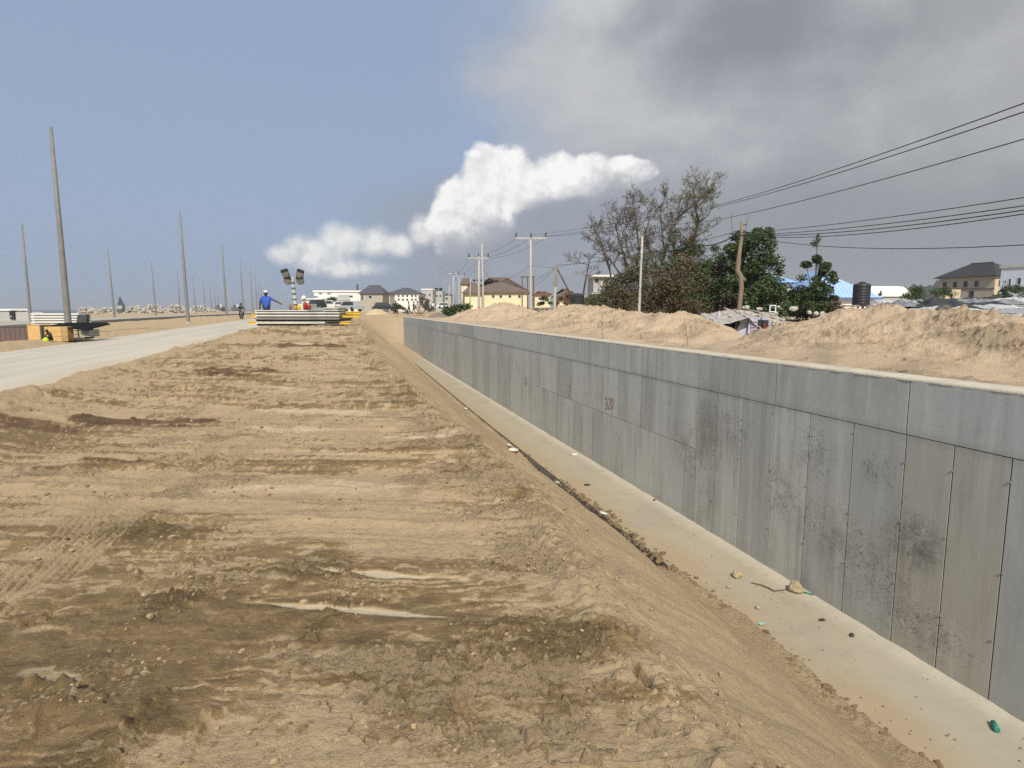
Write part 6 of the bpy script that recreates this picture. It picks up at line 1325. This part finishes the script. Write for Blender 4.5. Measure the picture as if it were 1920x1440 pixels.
for i, (px, py, r, lab) in enumerate(((963, 845, .13, 'largest white concrete flake in the gap beside the slab'), (955, 836, .08, 'upper white flake beside the largest flake'), (1045, 907, .07, 'white flake halfway along the gap beside the slab'), (1131, 965, .075, 'single bright white chip at the edge of the slab'), (873, 767, .09, 'far white chip at the slab edge where the sand covers it'), (1078, 854, .06, 'white chip on the slab close to the wall'))):
    P = onz(px, py, ZB-.02 if px < 1100 else ZB+.01); o = MB().ball((0, 0, 0), r, 7, 4, .3, i+3, (1.5, .8, .35)).build('concrete_chip', M_chip, None, False, (P[0], P[1], P[2]+.03)); o.rotation_euler = (.2, .1, q.uniform(0, 3)); tag(o, lab, 'chip', 'white concrete chips beside the slab')
for i, (px, py, r, lab) in enumerate(((1101, 909, .055, 'dark scrap lying in the middle of the slab'), (1183, 1004, .06, 'black scrap at the toe of the slope beside pale chips'), (1227, 937, .03, 'short dark sliver on the slab by the wall'), (1597, 1190, .035, 'dark elongated chip on the slab past the stones'), (1541, 1162, .03, 'small dark chip on the slab right of the larger stone'))):
    P = onz(px, py, ZB+.015); o = MB().ball((0, 0, 0), r, 7, 4, .3, i+13, (1.6, .8, .35)).build('dark_scrap', M_dk, None, False, P); o.rotation_euler = (0, 0, q.uniform(0, 3)); tag(o, lab, 'scrap', 'dark scraps on the slab')
# crumbs of soil strewn over the slab and along the toe: uncountable
mb = MB()
for i in range(420):
    y = 2.4 + (q.random()**1.6)*16; t = q.random()**4; x = 4.55+.12*pn(y*.55, 0.0, 41) + t*1.35; r = q.uniform(.004, .011)*(2.2 if t < .06 else 1)
    mb.ball((x, y, ZB+r*.4), r, 5, 3, .3, i, (1.2, 1, .8))
for i in range(520):
    y = 1.6 + (q.random()**1.4)*11; x = 4.60+.10*pn(y*.55, 0.0, 41)+q.gauss(0, .07); r = abs(q.gauss(0, .016))+.010
    mb.ball((x, y, ZB+r*.3), r, 6, 4, .35, i, (1.3, 1, .8))
tag(mb.build('soil_crumbs', M_clod, None, False), kind='stuff')
mb = MB()
for i in range(1500):
    y = .8 + (q.random()**1.5)*14; u = q.gauss(0, .22); xc_ = float(xcrest(np.array([1.]), np.array([y]))[0]); x = xc_-.10+u; z = gz(x, y); r = abs(q.gauss(0, .006))+.004
    mb.ball((x, y, z+.01), r, 5, 3, .35, i, (1.1, 1, .8))
tag(mb.build('lip_crumbs', C_('tan_crumb', (.34, .25, .15), (.25, .18, .105), 10, .95), None, False), kind='stuff')
# loose clods scattered in patches over the dozed bank
bx_, by_ = NR.uniform(-4.2, 1.3, 26000), 1.4+NR.random_sample(26000)**1.7*15
kp = (fbm(bx_*1.7, by_*1.7, 5, 52) + .35*NR.uniform(-1, 1, 26000) > .34) & (bx_ < xcrest(bx_, by_)-.05); bx_, by_ = bx_[kp][:2200], by_[kp][:2200]
GI = {}
from mathutils import kdtree
kd = kdtree.KDTree(len(GV)); 
near_v = np.where((GV[:, 1] > 1) & (GV[:, 1] < 17) & (GV[:, 0] > -4.4) & (GV[:, 0] < 1.6))[0][::3]
kd = kdtree.KDTree(len(near_v))
for i_, v_ in enumerate(near_v): kd.insert((GV[v_, 0], GV[v_, 1], 0), i_)
kd.balance()
for nm, m_, par in (('dry_clods', C_('dry_clod', (.40, .295, .18), (.31, .225, .13), 20, .95, .5, 60), 0), ('damp_clods', C_('damp_clod', (.27, .185, .10), (.19, .13, .07), 20, .95, .5, 60), 1)):
    mb = MB()
    for i in range(par, len(bx_), 2):
        r = (.004+.0065*R.random()**2)*(1+by_[i]*.10)*(1.6 if R.random() < .05 else 1); co, ix, d_ = kd.find((bx_[i], by_[i], 0)); z = GV[near_v[ix], 2]
        mb.ball((bx_[i], by_[i], z+r*.35), r, 5, 3, .35, i, (1.2, 1, .8))
    tag(mb.build(nm, m_), kind='stuff')

# ------------------------------------------------------------------ thin coastal haze
hm = bpy.data.materials.new('coastal_haze'); hm.use_nodes = True; hn = hm.node_tree
hn.nodes.remove(hn.nodes['Principled BSDF']); pv = hn.nodes.new('ShaderNodeVolumePrincipled')
pv.inputs['Color'].default_value = (.86, .90, .96, 1); pv.inputs['Density'].default_value = .0003; pv.inputs['Anisotropy'].default_value = .2
hn.links.new(pv.outputs[0], hn.nodes['Material Output'].inputs['Volume'])
tag(MB().box(-9500, -3000, -7, 9500, 9500, 75).build('haze', hm), kind='stuff')
